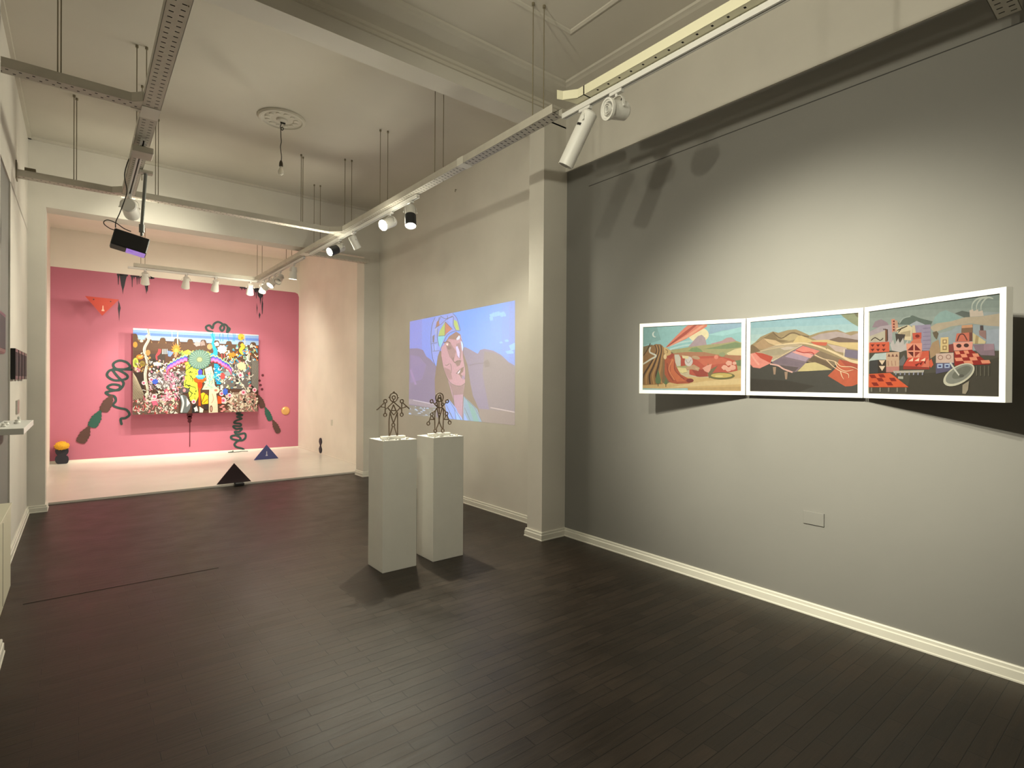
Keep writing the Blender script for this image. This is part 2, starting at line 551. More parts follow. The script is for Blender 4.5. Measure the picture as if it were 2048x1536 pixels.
def tray_mesh(mb, a, b, w=TW, pitch=0.062, solid0=0.0, solid1=0.0, hw=0.006, hl=0.007, stag=0.5):
    """U-shaped steel channel from a to b (xy), underside with two rows of slots"""
    a, b = V((a[0], a[1], TB)), V((b[0], b[1], TB))
    d = (b - a); L = d.length; d.normalize()
    s = V((d.y, -d.x, 0))
    t = 0.0022
    def P(l, x, z): return a + d * l + s * x + V((0, 0, z))
    h = TT - TB
    for sg in (-1, 1):
        x0, x1 = sg * w / 2, sg * (w / 2 - t)
        xl = sg * (w / 2 - 0.012)
        mb.mesh([P(0, x0, 0), P(L, x0, 0), P(L, x0, h), P(0, x0, h), P(0, x1, 0), P(L, x1, 0), P(L, x1, h), P(0, x1, h)],
                [(0, 1, 2, 3), (7, 6, 5, 4), (3, 2, 6, 7), (0, 3, 7, 4), (1, 5, 6, 2), (0, 4, 5, 1)])
        mb.mesh([P(0, x1, h), P(L, x1, h), P(L, xl, h), P(0, xl, h), P(0, x1, h - t), P(L, x1, h - t), P(L, xl, h - t), P(0, xl, h - t)],
                [(0, 1, 2, 3), (7, 6, 5, 4), (3, 2, 6, 7)])
    rows = [(-w * 0.22, 0.0), (w * 0.22, stag)]
    xs = [-w / 2, rows[0][0] - hw, rows[0][0] + hw, rows[1][0] - hw, rows[1][0] + hw, w / 2]
    for k in (0, 2, 4):
        mb.face([P(0, xs[k], 0), P(L, xs[k], 0), P(L, xs[k + 1], 0), P(0, xs[k + 1], 0)])
    for k, (xc, ph) in zip((1, 3), rows):
        l = 0.0
        c = solid0 + pitch * (0.3 + ph)
        while c < L - solid1 - 0.02:
            mb.face([P(l, xs[k], 0), P(c - hl, xs[k], 0), P(c - hl, xs[k + 1], 0), P(l, xs[k + 1], 0)])
            l = c + hl
            c += pitch
        mb.face([P(l, xs[k], 0), P(L, xs[k], 0), P(L, xs[k + 1], 0), P(l, xs[k + 1], 0)])


def shade_strip(a, b, parent):
    """dark strip added inside a tray, painted shade behind its slots"""
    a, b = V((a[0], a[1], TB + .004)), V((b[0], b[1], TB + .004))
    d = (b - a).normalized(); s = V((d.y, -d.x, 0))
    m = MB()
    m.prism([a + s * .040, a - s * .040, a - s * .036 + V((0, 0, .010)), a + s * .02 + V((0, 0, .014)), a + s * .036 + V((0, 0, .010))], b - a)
    return m.build('tray_shade', M['wire'], parent)


def joint_plate(mb, c, wx=0.13, wy=0.13):
    mb.box((c[0] - wx / 2, c[1] - wy / 2, TB - .004), (c[0] + wx / 2, c[1] + wy / 2, TB - .0015))


def gusset(mb, c, sx, sy, r=0.10):
    """the 45 degree corner piece between two trays"""
    x, y = c
    pts = [(x, y), (x + sx * r, y), (x, y + sy * r)]
    mb.prism([(p[0], p[1], TB - .003) for p in pts], (0, 0, .004))
    mb.prism([(x + sx * r, y, TB), (x, y + sy * r, TB), (x, y + sy * r, TT), (x + sx * r, y, TT)], (sx * .002, sy * .002, 0))


rod_me = {}
def rods(parent, pts, ztop=ZC, zlow=TB - .005):
    for (x, y) in pts:
        key = (round(ztop, 3), round(zlow, 3))
        if key not in rod_me:
            m = MB()
            m.tube([(0, 0, zlow), (0, 0, ztop)], 0.0038, 7)
            m.tube([(0, 0, TT - .012), (0, 0, TT - .004)], 0.008, 6)
            m.tube([(0, 0, ztop - .02), (0, 0, ztop)], 0.011, 8)
            o = m.build('hanger_rod', M['rod'], None, origin=(0, 0, 0), smooth=True)
            rod_me[key] = o.data
        else:
            o = bpy.data.objects.new('hanger_rod', rod_me[key])
            COL.objects.link(o)
        o.parent = parent
        o.location = V((x, y, 0)) - V(parent.location)


XM = 2.63                       # main tray axis
XLT = 0.385                     # left tray axis
YX1, YX2, YX3, YX4 = 4.545, 6.86, 8.26, 11.05

t_main = empty('cable_tray', (XM, 6.9, TB), 'long perforated steel cable tray running down the right side into the pink room', 'cable tray')
m = MB(); tray_mesh(m, (XM, 2.80), (XM, YX4 + .05), pitch=.05, hw=.012, hl=.0045, stag=.3); shade_strip((XM, 2.82), (XM, YX4), t_main)
m.build('channel', M['tray'], t_main)
for y in (YX2, YX4 - .02, YX3):
    m = MB(); joint_plate(m, (XM, y), .12, .18); m.build('joint_plate', M['trim'], t_main)
m = MB(); m.box((XM - TW / 2 - .003, 3.93, TB - .003), (XM + TW / 2 + .003, 4.02, TT + .002)); m.build('joint_sleeve', M['trim'], t_main)
rods(t_main, [(XM - .04, 3.02), (XM + .04, 2.99), (XM - .04, 4.42), (XM + .04, 4.40), (XM - .04, 5.60), (XM + .04, 5.58), (XM - .04, 6.62), (XM + .04, 6.60), (XM - .04, 7.76), (XM + .04, 7.74)])
rods(t_main, [(XM - .04, 9.08), (XM + .04, 9.06), (XM - .04, 10.9), (XM + .04, 10.88)], ztop=4.27)

t_near = empty('cable_tray', (XM, 1.0, TB), 'near cable tray with bright side at the top edge, ending in a bent white bracket', 'cable tray')
m = MB(); tray_mesh(m, (XM, -1.5), (XM, 2.50), pitch=0.09, hw=.008, hl=.006); shade_strip((XM, -1.4), (XM, 2.48), t_near)
m.build('channel', M['lit_tray'], t_near)
m = MB()   # flared end plate
zc0, zc1 = TB, TT
pts = [(XM - TW / 2, 2.49), (XM - TW / 2 - .0, 2.55), (XM - TW / 2 - .06, 2.63), (XM - TW / 2 - .10, 2.645)]
for (ax, ay), (bx_, by_) in zip(pts[:-1], pts[1:]):
    m.prism([(ax, ay, zc0), (bx_, by_, zc0), (bx_, by_, zc1), (ax, ay, zc1)], (.003, .002, 0))
m.prism([(XM - TW / 2, 2.49, TB), (XM + TW / 2, 2.49, TB), (XM + TW / 2, 2.60, TB), (XM - TW / 2 - .06, 2.63, TB), (XM - TW / 2, 2.55, TB)], (0, 0, .003))
m.build('end_bracket', M['lit_tray'], t_near)
rods(t_near, [(XM - .04, 1.2), (XM + .04, 1.2), (XM - .04, -.6), (XM + .04, -.6)])

t_end = empty('cable_tray', (3.2, .585, TB), 'perforated tray end at the top right corner above the grey wall', 'cable tray')
m = MB(); tray_mesh(m, (XM + .055, .585), (3.70, .585), pitch=.05, hw=.012, hl=.0045, stag=.4); shade_strip((XM + .06, .585), (3.68, .585), t_end)
m.build('channel', M['tray'], t_end)
rods(t_end, [(3.1, .555), (3.1, .615)])

t_left = empty('cable_tray', (XLT, 3.5, TB), 'wide perforated cable tray overhead at the top left, running towards the projector', 'cable tray')
m = MB(); tray_mesh(m, (XLT, -1.2), (XLT, YX2 + .05), w=.108, pitch=.055, hw=.011, hl=.0045, stag=.2); shade_strip((XLT, -1.1), (XLT, YX2), t_left)
m.build('channel', M['tray'], t_left)
m = MB(); joint_plate(m, (XLT, YX1 + .07), .11, .20); m.build('joint_plate', M['trim'], t_left)
m = MB(); joint_plate(m, (XLT, YX2), .12, .14); m.build('joint_plate', M['trim'], t_left)
rods(t_left, [(XLT - .04, 3.15), (XLT - .02, 5.48), (XLT + .045, 5.46), (XLT - .04, 1.6), (XLT + .04, 1.6), (XLT + .07, 6.2), (XLT + .04, 3.17)])

t_x1 = empty('cable_tray', (-.05, YX1, TB), 'short cross tray from the left wall to the overhead tray, nearest of the crossings', 'cable tray')
m = MB(); tray_mesh(m, (XL + .005, YX1), (XLT - .052, YX1)); gusset(m, (XLT - .054, YX1 - .049), -1, -1, .06); gusset(m, (XLT - .054, YX1 + .049), -1, 1, .06)
shade_strip((XL + .01, YX1), (XLT - .05, YX1), t_x1)
m.build('channel', M['tray'], t_x1)
rods(t_x1, [(-.115, YX1 - .03), (-.10, YX1 + .03)])

t_x2 = empty('cable_tray', (1.0, YX2, TB), 'cross tray from the left wall to the right tray, before the opening', 'cable tray')
m = MB(); tray_mesh(m, (XL + .005, YX2), (XLT - .06, YX2)); tray_mesh(m, (XLT + .06, YX2), (XM - .05, YX2))
gusset(m, (XLT - .054, YX2 - .049), -1, -1, .08); gusset(m, (XM - .05, YX2 - .049), -1, -1, .12)
shade_strip((XL + .01, YX2), (XM - .05, YX2), t_x2)
m.build('channel', M['tray'], t_x2)
m = MB(); m.box((XL, YX2 - .06, TB - .03), (XL + .008, YX2 + .06, TT + .08)); m.box((XL + .06, YX2 - .03, TT), (XL + .14, YX2 + .03, TT + .035))
m.build('wall_bracket', M['rod'], t_x2)
rods(t_x2, [(-.05, YX2 - .03), (-.03, YX2 + .03), (.62, YX2 - .03), (.65, YX2 + .03), (2.12, YX2 - .03), (2.16, YX2 + .03)])

t_x3 = empty('cable_tray', (3.1, YX3, TB), 'short tray stub between the right tray and the jamb of the opening', 'cable tray')
m = MB(); tray_mesh(m, (XM + .05, YX3), (3.586, YX3 + .0)); gusset(m, (XM + .05, YX3 + .049), 1, 1, .08)
shade_strip((XM + .05, YX3), (3.58, YX3), t_x3)
m.build('channel', M['tray'], t_x3)

t_x4 = empty('cable_tray', (1.6, YX4, TB), 'thin cross tray inside the pink room above the mural', 'cable tray')
m = MB(); tray_mesh(m, (0.70, YX4), (XM - .05, YX4), w=.07)
m.build('channel', M['tray'], t_x4)
rods(t_x4, [(0.80, YX4 - .02), (0.86, YX4 + .02)], ztop=4.27)

# light tracks
def track(label, a, b, z=TB - .006):
    a, b = V((*a, z)), V((*b, z))
    d = (b - a).normalized(); s = V((d.y, -d.x, 0))
    root = empty('light_track', (a + b) / 2, label, 'light track')
    m = MB()
    w, h = .018, .034
    m.prism([a + s * w, a - s * w, a - s * w - V((0, 0, h)), a - s * .006 - V((0, 0, h)), a - s * .006 - V((0, 0, h - .012)), a + s * .006 - V((0, 0, h - .012)), a + s * .006 - V((0, 0, h)), a + s * w - V((0, 0, h))], b - a)
    m.build('rail', M['track'], root)
    m = MB(); m.prism([a + s * .0055 - V((0, 0, h - .010)), a - s * .0055 - V((0, 0, h - .010)), a - s * .0055 - V((0, 0, h - .0125)), a + s * .0055 - V((0, 0, h - .0125))], b - a)
    m.build('conductor_slot', M['dark'], root)
    return root


XT = XM + .026
track('white light track under the near tray, top right, starting beside the tray gap', (XT, -1.4), (XT, 2.76))
track('light track under the long tray, from the black banded lamp to the cross tray', (XT, 4.86), (XT, 8.1))
track('light track under the far end of the long tray inside the pink room', (XT, 8.4), (XT, YX4 + .06))
track('light track across the pink room above the mural', (0.62, YX4 - .02), (XM - .01, YX4 - .02))
track('light track under the left overhead tray', (XLT, -1.0), (XLT, 2.4))
track('short light track beneath the left tray beside the projector', (XLT, 5.1), (XLT, 6.85))

ZT = TB - .040                # underside of the tracks

# ------------------------------------------------------------------ spotlights
def spot(loc, aim, style, label, lit=None, group=None, size=1.0, angle=60, cat='spotlight', spill=0.30, glow=0, spsoft=.12):
    """loc: point on the track; aim: direction; style: can, banded, snoot, cone, round"""
    x, y, z = loc
    root = empty('track_spotlight', (x, y, z), label, cat, group)
    a = V(aim).normalized()
    side = V((0, 0, 1)).cross(a)
    side = side.normalized() if side.length > 1e-3 else V((1, 0, 0))
    upv = a.cross(side)
    m = MB()
    m.box((x - .017, y - .05, z - .022), (x + .017, y + .05, z - .001), bev=.003)
    m.tube([(x, y, z - .022), (x, y, z - .038)], .010, 12)
    m.build('track_adapter', M['track'], root, smooth=True)
    R = {'can': .058, 'banded': .058, 'snoot': .052, 'cone': .046, 'round': .066}[style] * size
    Lf = {'can': .13, 'banded': .17, 'snoot': .30, 'cone': .10, 'round': .075}[style] * size
    Lb = {'can': .06, 'banded': .07, 'snoot': .075, 'cone': .055, 'round': .075}[style] * size
    piv = V((x, y, z - .038 - R * 1.25))
    # yoke: a flat bent bar
    m = MB()
    arc = []
    top = V((x, y, z - .038))
    for k in range(13):
        t = pi * k / 12
        arc.append(piv + side * (cos(t) * R * 1.12) + V((0, 0, 1)) * (sin(t) ** 0.6 * R * 1.22))
    for p, q in zip(arc[:-1], arc[1:]):
        dd = (q - p)
        n = dd.cross(V((0, 0, 1)).cross(side) if False else a.cross(V((0, 0, 1))).cross(a)).normalized() if False else None
    wv = side.cross(V((0, 0, 1))).normalized() * .009
    for p, q in zip(arc[:-1], arc[1:]):
        nn = (q - p).normalized().cross(wv.normalized()) * .0016
        m.mesh([p - wv - nn, p + wv - nn, p + wv + nn, p - wv + nn, q - wv - nn, q + wv - nn, q + wv + nn, q - wv + nn],
               [(0, 1, 2, 3), (7, 6, 5, 4), (0, 4, 5, 1), (1, 5, 6, 2), (2, 6, 7, 3), (3, 7, 4, 0)])
    m.tube([arc[0] - side * .004, arc[0] + side * .008], .007, 10)
    m.tube([arc[-1] + side * .004, arc[-1] - side * .008], .007, 10)
    m.build('yoke', M['whitem'], root, smooth=True)
    # body
    m = MB()
    if style == 'banded':
        m.lathe([(.0, -Lb), (R * .8, -Lb), (R * .93, -Lb + .012), (R * .93, Lf * .22), (R, Lf * .24)], piv, a, 36)
        m.build('rear_body', M['whitem'], root, smooth=True)
        m = MB()
        m.lathe([(R * .95, Lf * .22), (R, Lf * .24), (R, Lf * .97), (R * .97, Lf), (R * .90, Lf), (R * .88, Lf - .02)], piv, a, 36)
        tag(m.build('front_body', M['blackm'], root, smooth=True), 'black front barrel')
    elif style == 'snoot':
        m.lathe([(.0, -Lb), (R * .85, -Lb), (R, -Lb + .01), (R, Lf), (R * .95, Lf), (R * .95, Lf * .3), (0, Lf * .3)], piv, a, 40)
        m.build('body', M['whitem'], root, smooth=True)
        c_ = CAM - piv; c_ = (c_ - a * c_.dot(a)).normalized()
        l_ = a.cross(c_).normalized()
        if l_.dot(RT) > 0: l_ = -l_
        o_ = (l_ * .7 + c_ * .7).normalized()
        t_ = a.cross(o_)
        m = MB(); q = piv + o_ * R * .985 + a * .03
        m.box((-.016, -.003, -.008), (.016, .003, .008), M=Matrix.Translation(q) @ Matrix((t_, o_, a)).transposed().to_4x4())
        tag(m.build('switch', M['black'], root), 'small black label')
    elif style == 'round':
        m.lathe([(.0, -Lb), (R * .7, -Lb), (R * .86, -Lb + .012), (R * .86, Lf * .7), (R, Lf * .75), (R, Lf), (R * .86, Lf), (R * .8, Lf - .012), (R * .70, Lf - .010), (R * .66, Lf - .03)], piv, a, 40)
        m.build('body', M['whitem'], root, smooth=True)
    elif style == 'cone':
        pf = [(.0, -Lb), (R * .72, -Lb), (R * .78, -Lb + .006)]
        for k in range(5):
            h = -Lb + .012 + k * .012
            pf += [(R * .82, h), (R * .82, h + .006), (R * .76, h + .0065), (R * .76, h + .0115)]
        pf += [(R * .9, .02), (R * 1.12, Lf), (R * 1.06, Lf), (R * .98, Lf - .02)]
        m.lathe(pf, piv, a, 32)
        m.build('body', M['whitem'], root, smooth=True)
    else:
        m.lathe([(.0, -Lb), (R * .82, -Lb), (R * .95, -Lb + .012), (R * .95, Lf * .8), (R, Lf * .84), (R, Lf), (R * .93, Lf), (R * .90, Lf - .02)], piv, a, 36)
        m.build('body', M['whitem'], root, smooth=True)
    rl = {'can': .91, 'banded': .9, 'snoot': .94, 'cone': 1.0, 'round': .68}[style] * R
    hl = {'snoot': Lf * .32}.get(style, Lf - .012)
    m = MB()
    m.lathe([(rl, 0), (rl, .003), (rl * .6, .007), (.0005, .009)], piv + a * (hl - .004), a, 32)
    o = m.build('lens', M['lens'] if lit else M['unlit'], root, smooth=True)
    if style == 'round' and not lit:
        m = MB()
        for rr in (.50, .32):
            m.lathe([(R * rr, 0), (R * rr, .014), (R * (rr - .05), .014), (R * (rr - .05), 0)], piv + a * (hl + .0), a, 32)
        m.build('baffle_ring', M['whitem'], root, smooth=True)
    # black tightening lever
    m = MB(); q = piv - a * (Lb * .6) - side * (R * .3) + V((0, 0, R * .9))
    m.tube([q, q + V((0, 0, .03)) - a * .01], .003, 6)
    m.build('lever', M['blackm'], root)
    if lit:
        ld = bpy.data.lights.new('lamp', 'SPOT')
        ld.energy = lit
        ld.color = WARM
        ld.spot_size = radians(angle)
        ld.spot_blend = 1.0
        ld.shadow_soft_size = 0.024
        lo = bpy.data.objects.new('lamp', ld)
        COL.objects.link(lo)
        lo.parent = root
        lo.location = piv + a * (Lf + .02) - V(root.location)
        lo.rotation_euler = (-a).to_track_quat('Z', 'Y').to_euler()
        # fill lights added as the wide stray light of the same lamp
        if glow:
            l3 = bpy.data.lights.new('lamp_glow', 'POINT')
            l3.energy = glow
            l3.color = WARM
            l3.shadow_soft_size = 0.06
            lo3 = bpy.data.objects.new('lamp_glow', l3)
            COL.objects.link(lo3)
            lo3.parent = root
            lo3.location = lo.location + a * .05
        l2 = bpy.data.lights.new('lamp_spill', 'SPOT')
        l2.energy = lit * spill
        l2.color = WARM
        l2.spot_size = radians(172)
        l2.spot_blend = 0.6
        l2.shadow_soft_size = spsoft
        lo2 = bpy.data.objects.new('lamp_spill', l2)
        COL.objects.link(lo2)
        lo2.parent = root
        lo2.location = lo.location.copy()
        lo2.rotation_euler = lo.rotation_euler.copy()
    return root, piv


def toward(loc, tgt):
    return V(tgt) - (V(loc) - V((0, 0, .11)))


# near room
spot((XT, 2.55, ZT), V((-.20, .42, -.88)), 'snoot', 'long white cylinder spotlight hanging from the near track', lit=None)
spot((XT, 2.28, ZT), V((-.91, .20, -.12)), 'round', 'squat white spotlight with ringed front beside the long cylinder lamp')
# lamps on the left tray that light the triptych (they hang above the viewer)
L1 = (XLT, 2.1, ZT); L2 = (XLT, 1.35, ZT); L3 = (XLT, 0.6, ZT)
spot(L1, toward(L1, (3.8, 1.80, 1.50)), 'can', 'white spotlight on the left overhead track, third from the viewer', lit=PW['trip'], angle=55, spill=.13, spsoft=.035)
spot(L2, toward(L2, (3.8, 1.5, 1.5)), 'can', 'white spotlight on the left overhead track, second from the viewer', lit=PW['trip'] * .9, angle=55, spill=.13, spsoft=.035)
spot(L3, toward(L3, (3.8, 1.1, 1.55)), 'can', 'white spotlight on the left overhead track, nearest the viewer', lit=PW['trip'] * .45, angle=55, spill=.13, spsoft=.035)
L4 = (XLT, 2.40, ZT)  # unseen lamp added to brighten the right wall of the middle room
spot(L4, toward(L4, (3.8, 7.0, 1.3)), 'can', 'added unseen fill spotlight on the left overhead track, turned to the projection wall', lit=PW['fill_wash'], angle=42, spill=.0)
# middle room
p = (XT, 5.02, ZT)
spot(p, toward(p, (2.28, 4.15, .9)), 'banded', 'lit spotlight with black barrel pointing down, nearest on the long track', lit=PW['ped'], angle=55, spill=.22, glow=4.5)
p = (XT, 5.48, ZT)
spot(p, toward(p, (-.5, 4.2, 1.5)), 'can', 'glaring white spotlight left of the black banded lamp', lit=PW['leftwall'], angle=60, glow=4.5)
p = (XT, 6.50, ZT)
spot(p, V((.55, .10, -.85)), 'can', 'white spotlight with unlit back, turned to the projection wall', size=.85)
p = (XT, 6.98, ZT)
spot(p, toward(p, (-.5, 6.0, 1.6)), 'banded', 'lit black barrel spotlight tilted to the left near the tray crossing', lit=PW['leftwall'] * 1.4, angle=66, glow=5)
p = (XLT, 6.64, ZT)
spot(p, toward(p, (1.6, 12.6, 2.6)), 'can', 'white spotlight seen from behind, on the left tray beside the projector', lit=PW['mid'], size=1.25, angle=70)
# pink room
g6 = 'white spotlights at the far corner of the track'
for yy, tg, lit, lab in ((8.92, (2.5, 9.3, 0), 30, 'small white spotlight hanging straight down just inside the pink room'),
                         (9.66, (1.8, 8.6, 2.2), 0, 'grey looking small spotlight tilted to the left on the far track'),
                         (10.0, (0.2, 9.3, 0.4), PW['ring'], 'small spotlight with glowing front on the far track'),
                         (10.36, (1.2, 12.6, 1.3), PW['mural'] * .8, 'small white spotlight just behind the glowing one'),
                         (10.72, (2.6, 12.6, 1.1), PW['mural'] * .6, 'small white spotlight last before the corner of the far track')):
    p = (XT, yy, ZT)
    spot(p, toward(p, tg), 'cone', lab, lit=lit or None, angle=80, size=1.25, spill=.25)
for xx, tg, f, lab in ((0.86, (1.0, 12.7, .95), 1.25, 'small white spotlight at the left end of the mural track'),
                       (1.46, (1.4, 12.7, 1.0), 1.1, 'small white spotlight second from the left on the mural track'),
                       (1.92, (1.9, 12.7, 1.0), 1.1, 'small white spotlight third from the left on the mural track'),
                       (2.50, (2.7, 12.7, 1.1), .8, 'small white spotlight at the right end of the mural track')):
    p = (xx, YX4 - .02, ZT)
    spot(p, toward(p, tg), 'cone', lab, lit=PW['mural'] * f, angle=78, size=1.3, spill=.15)

# ------------------------------------------------------------------ projector on its pole
PT = V((0.452, 5.80, TB))
pr = empty('projector', PT, 'black projector hanging tilted from a grey pole under the left tray', 'projector')
D = (ray(257, 485)).dot(fw)
def pp(u, v, dep): return CAM + ray(u, v) * dep
dep = 4.83
vv = ray(257, 485).normalized()
Wv = RT * cos(radians(17.8)) - UP * sin(radians(17.8))
Wv = (Wv - vv * Wv.dot(vv)).normalized()
Nn = -vv                                # towards the camera
Hv = Nn.cross(Wv).normalized()
if Hv.z > 0: Hv = -Hv
tl = radians(26)
Hh = Hv * cos(tl) + Nn * sin(tl)        # down and towards the viewer
Dd = Hv * sin(tl) - Nn * cos(tl)        # depth of the box
c0 = pp(230, 455, dep)
cc = c0 + Wv * .135 + Hh * .078 + Dd * .05
Mx = Matrix((Wv, Hh, Dd)).transposed().to_4x4()
Mx.translation = cc
m = MB(); m.box((-.136, -.078, -.05), (.136, .078, .05), M=Mx, bev=.008)
m.build('housing', M['blackplastic'], pr, smooth=False)
m = MB(); m.box((-.130, .078, -.043), (-.02, .082, .045), M=Mx)
m.build('front_grille', M['darkplastic'], pr)
m = MB(); m.box((-.015, .078, -.043), (.130, .0825, .045), M=Mx)
o = m.build('lens_window', M['violet'], pr)
m = MB(); m.lathe([(.022, 0), (.022, .006), (.016, .007), (0.0005, .009)], cc + Hh * .082 + Wv * .02 + Dd * .0, Hh, 24)
m.build('lens', M['violet'], pr, smooth=True)
pb = pp(283.5, 465, dep + .03)
ptop = V((0.462, pb.y + .02, TB - .01))
m = MB(); m.tube([ptop, pb + V((0, 0, .05))], .014, 14); m.tube([pb + V((0, 0, .07)), pb + V((0, 0, .0))], .022, 14); m.tube([pb, pb - V((0, 0, .03)) - Nn * .0], .012, 12)
m.build('pole', M['pole'], pr, smooth=True)
m = MB(); m.box((ptop.x - .052, ptop.y - .04, TB - .03), (ptop.x + .055, ptop.y + .04, TB - .006), bev=.004)
m.build('mount_plate', M['tray'], pr)
m = MB(); m.box((XLT - .072, 5.18, TB - .09), (XLT + .075, 5.36, TB - .042), bev=.006); 
o = m.build('junction_box', M['tray'])
tag(o, 'square grey junction box clamped under the left tray', 'junction box')


def spline(pts, n=8, closed=False):
    P = [V(p) for p in pts]
    N = len(P)
    out = []
    rng = range(N) if closed else range(N - 1)
    for i in rng:
        p0 = P[(i - 1) % N] if (closed or i > 0) else P[0]
        p1, p2 = P[i], P[(i + 1) % N]
        p3 = P[(i + 2) % N] if (closed or i < N - 2) else P[-1]
        for k in range(n):
            t = k / n
            out.append(0.5 * ((2 * p1) + (p2 - p0) * t + (2 * p0 - 5 * p1 + 4 * p2 - p3) * t * t + (3 * p1 - p0 - 3 * p2 + p3) * t ** 3))
    if not closed: out.append(P[-1])
    return out


cb = [pp(262, 317, 4.7), pp(257, 320, 4.72), pp(249, 350, 4.75), pp(254, 380, 4.78), pp(250, 398, 4.8), pp(240, 425, 4.8), pp(232, 443, 4.8), pp(231, 455, 4.84)]
m = MB(); m.tube(spline(cb, 6), .0045, 6)
cb2 = [pp(232, 461, 4.86), pp(220, 457, 4.84), pp(209, 449, 4.8), pp(208, 443, 4.8), pp(216, 440, 4.8), pp(232, 446, 4.8), pp(248, 457, 4.84), pp(262, 463, 4.88)]
m.tube(spline(cb2, 6), .0042, 6)
m.build('cable', M['cable'], pr, smooth=True)

# ------------------------------------------------------------------ ceiling rose and bare bulb
rose = empty('ceiling_rose', (1.67, 6.03, ZC), 'round plaster ceiling rose around the bare bulb', 'ceiling rose')
m = MB()
m.lathe([(.235, 0), (.235, .012), (.225, .024), (.205, .026), (.195, .014), (.175, .010), (.165, .016), (.12, .018), (.11, .010), (.06, .012), (.05, .026), (.03, .030), (.0005, .030)], (1.67, 6.03, ZC), (0, 0, -1), 56)
for k in range(12):
    a = 2 * pi * k / 12
    c = V((1.67 + .143 * cos(a), 6.03 + .143 * sin(a), ZC - .016))
    m.lathe([(.026, 0), (.022, .007), (.0005, .010)], c, (0, 0, -1), 10)
m.build('medallion', M['ceil'], rose, smooth=True)
bulb = empty('pendant_bulb', (1.67, 6.05, ZC - .03), 'bare bulb hanging on a brown twisted cord from the ceiling rose', 'light bulb')
zb = 3.86
rnd = random.Random(3)
pts = [(1.672, 6.05, ZC - .028), (1.665, 6.05, ZC - .06), (1.66, 6.05, ZC - .085), (1.675, 6.05, ZC - .115), (1.69, 6.05, ZC - .10), (1.68, 6.05, ZC - .08), (1.665, 6.05, ZC - .10)]
z = ZC - .14
while z > zb + .03:
    pts.append((1.667 + rnd.uniform(-.005, .005), 6.05 + rnd.uniform(-.004, .004), z)); z -= .05
pts.append((1.668, 6.05, zb + .02))
m = MB(); m.tube(spline(pts, 5), .0042, 7)
m.box((1.66, 6.045, ZC - .045), (1.71, 6.055, ZC - .03))
m.build('cord', M['cable'], bulb, smooth=True)
m = MB(); m.lathe([(.0005, .03), (.010, .028), (.018, .005), (.020, -.03), (.017, -.033)], (1.668, 6.05, zb), (0, 0, 1), 24)
m.build('socket', M['bakelite'], bulb, smooth=True)
m = MB(); m.lathe([(.013, -.03), (.014, -.045), (.022, -.062), (.030, -.085), (.029, -.105), (.018, -.122), (.0005, -.128)], (1.668, 6.05, zb), (0, 0, 1), 28)
m.build('glass_bulb', M['glass'], bulb, smooth=True)

# ------------------------------------------------------------------ plinths and wire figures
def plinth(x0, x1, y0, y1, h, label):
    root = empty('plinth', ((x0 + x1) / 2, (y0 + y1) / 2, 0), label, 'plinth', 'white plinths in the middle of the floor')
    m = MB(); m.box((x0, y0, 0.0), (x1, y1, h - .002), bev=.0015)
    m.build('pedestal_body', M['plinth'], root)
    m = MB(); m.box((x0 + .001, y0 + .001, h - .002), (x1 - .001, y1 - .001, h))
    m.build('top_panel', M['plinth'], root)
    return root

ZP = 1.066
plinth(1.910, 2.215, 4.045, 4.325, ZP, 'white plinth nearer the camera, left one, carrying the iron figure with lowered arms')
plinth(2.372, 2.680, 4.040, 4.330, ZP, 'white plinth on the right, carrying the iron figure with raised arms')


def figure(name, label, y, x0, segs, rings, base, bumps):
    root = empty(name, ((base[0] + base[1]) / 2, y, ZP), label, 'sculpture', 'iron wire figures on the plinths')
    def P(q): return hit(730 + q[0] / 9.752, 770 + q[1] / 9.752, (0, y, 0), V((0, 1, 0)))
    m = MB()
    r = .0052
    for s in segs:
        pts = [P(q) for q in s]
        if len(pts) > 2: pts = spline(pts, 4)
        for p in pts:
            if p.z < ZP + .022: p.z = ZP + .022
        m.tube(pts, r, 8)
    for (cx, cy, rr) in rings:
        c = P((cx, cy)); R_ = (P((cx + rr, cy)) - P((cx - rr, cy))).length / 2
        m.tube([c + V((cos(2 * pi * k / 20) * R_, 0, sin(2 * pi * k / 20) * R_ * (1.05))) for k in range(20)], r, 8, closed=True)
    m.build('figure', M['iron'], root, smooth=True)
    m = MB()
    m.box((base[0], y - .022, ZP), (base[1], y + .022, ZP + .024), bev=.004)
    m.build('base_block', M['plinth'], root)
    for bxx, byy, rr in bumps:
        m = MB()
        m.lathe([(rr, 0), (rr, .007), (rr * .7, .012), (.0005, .013)], (bxx, byy, ZP), (0, 0, 1), 10)
        m.build('clay_pellet', M['crimson'], root, smooth=True)
    return root


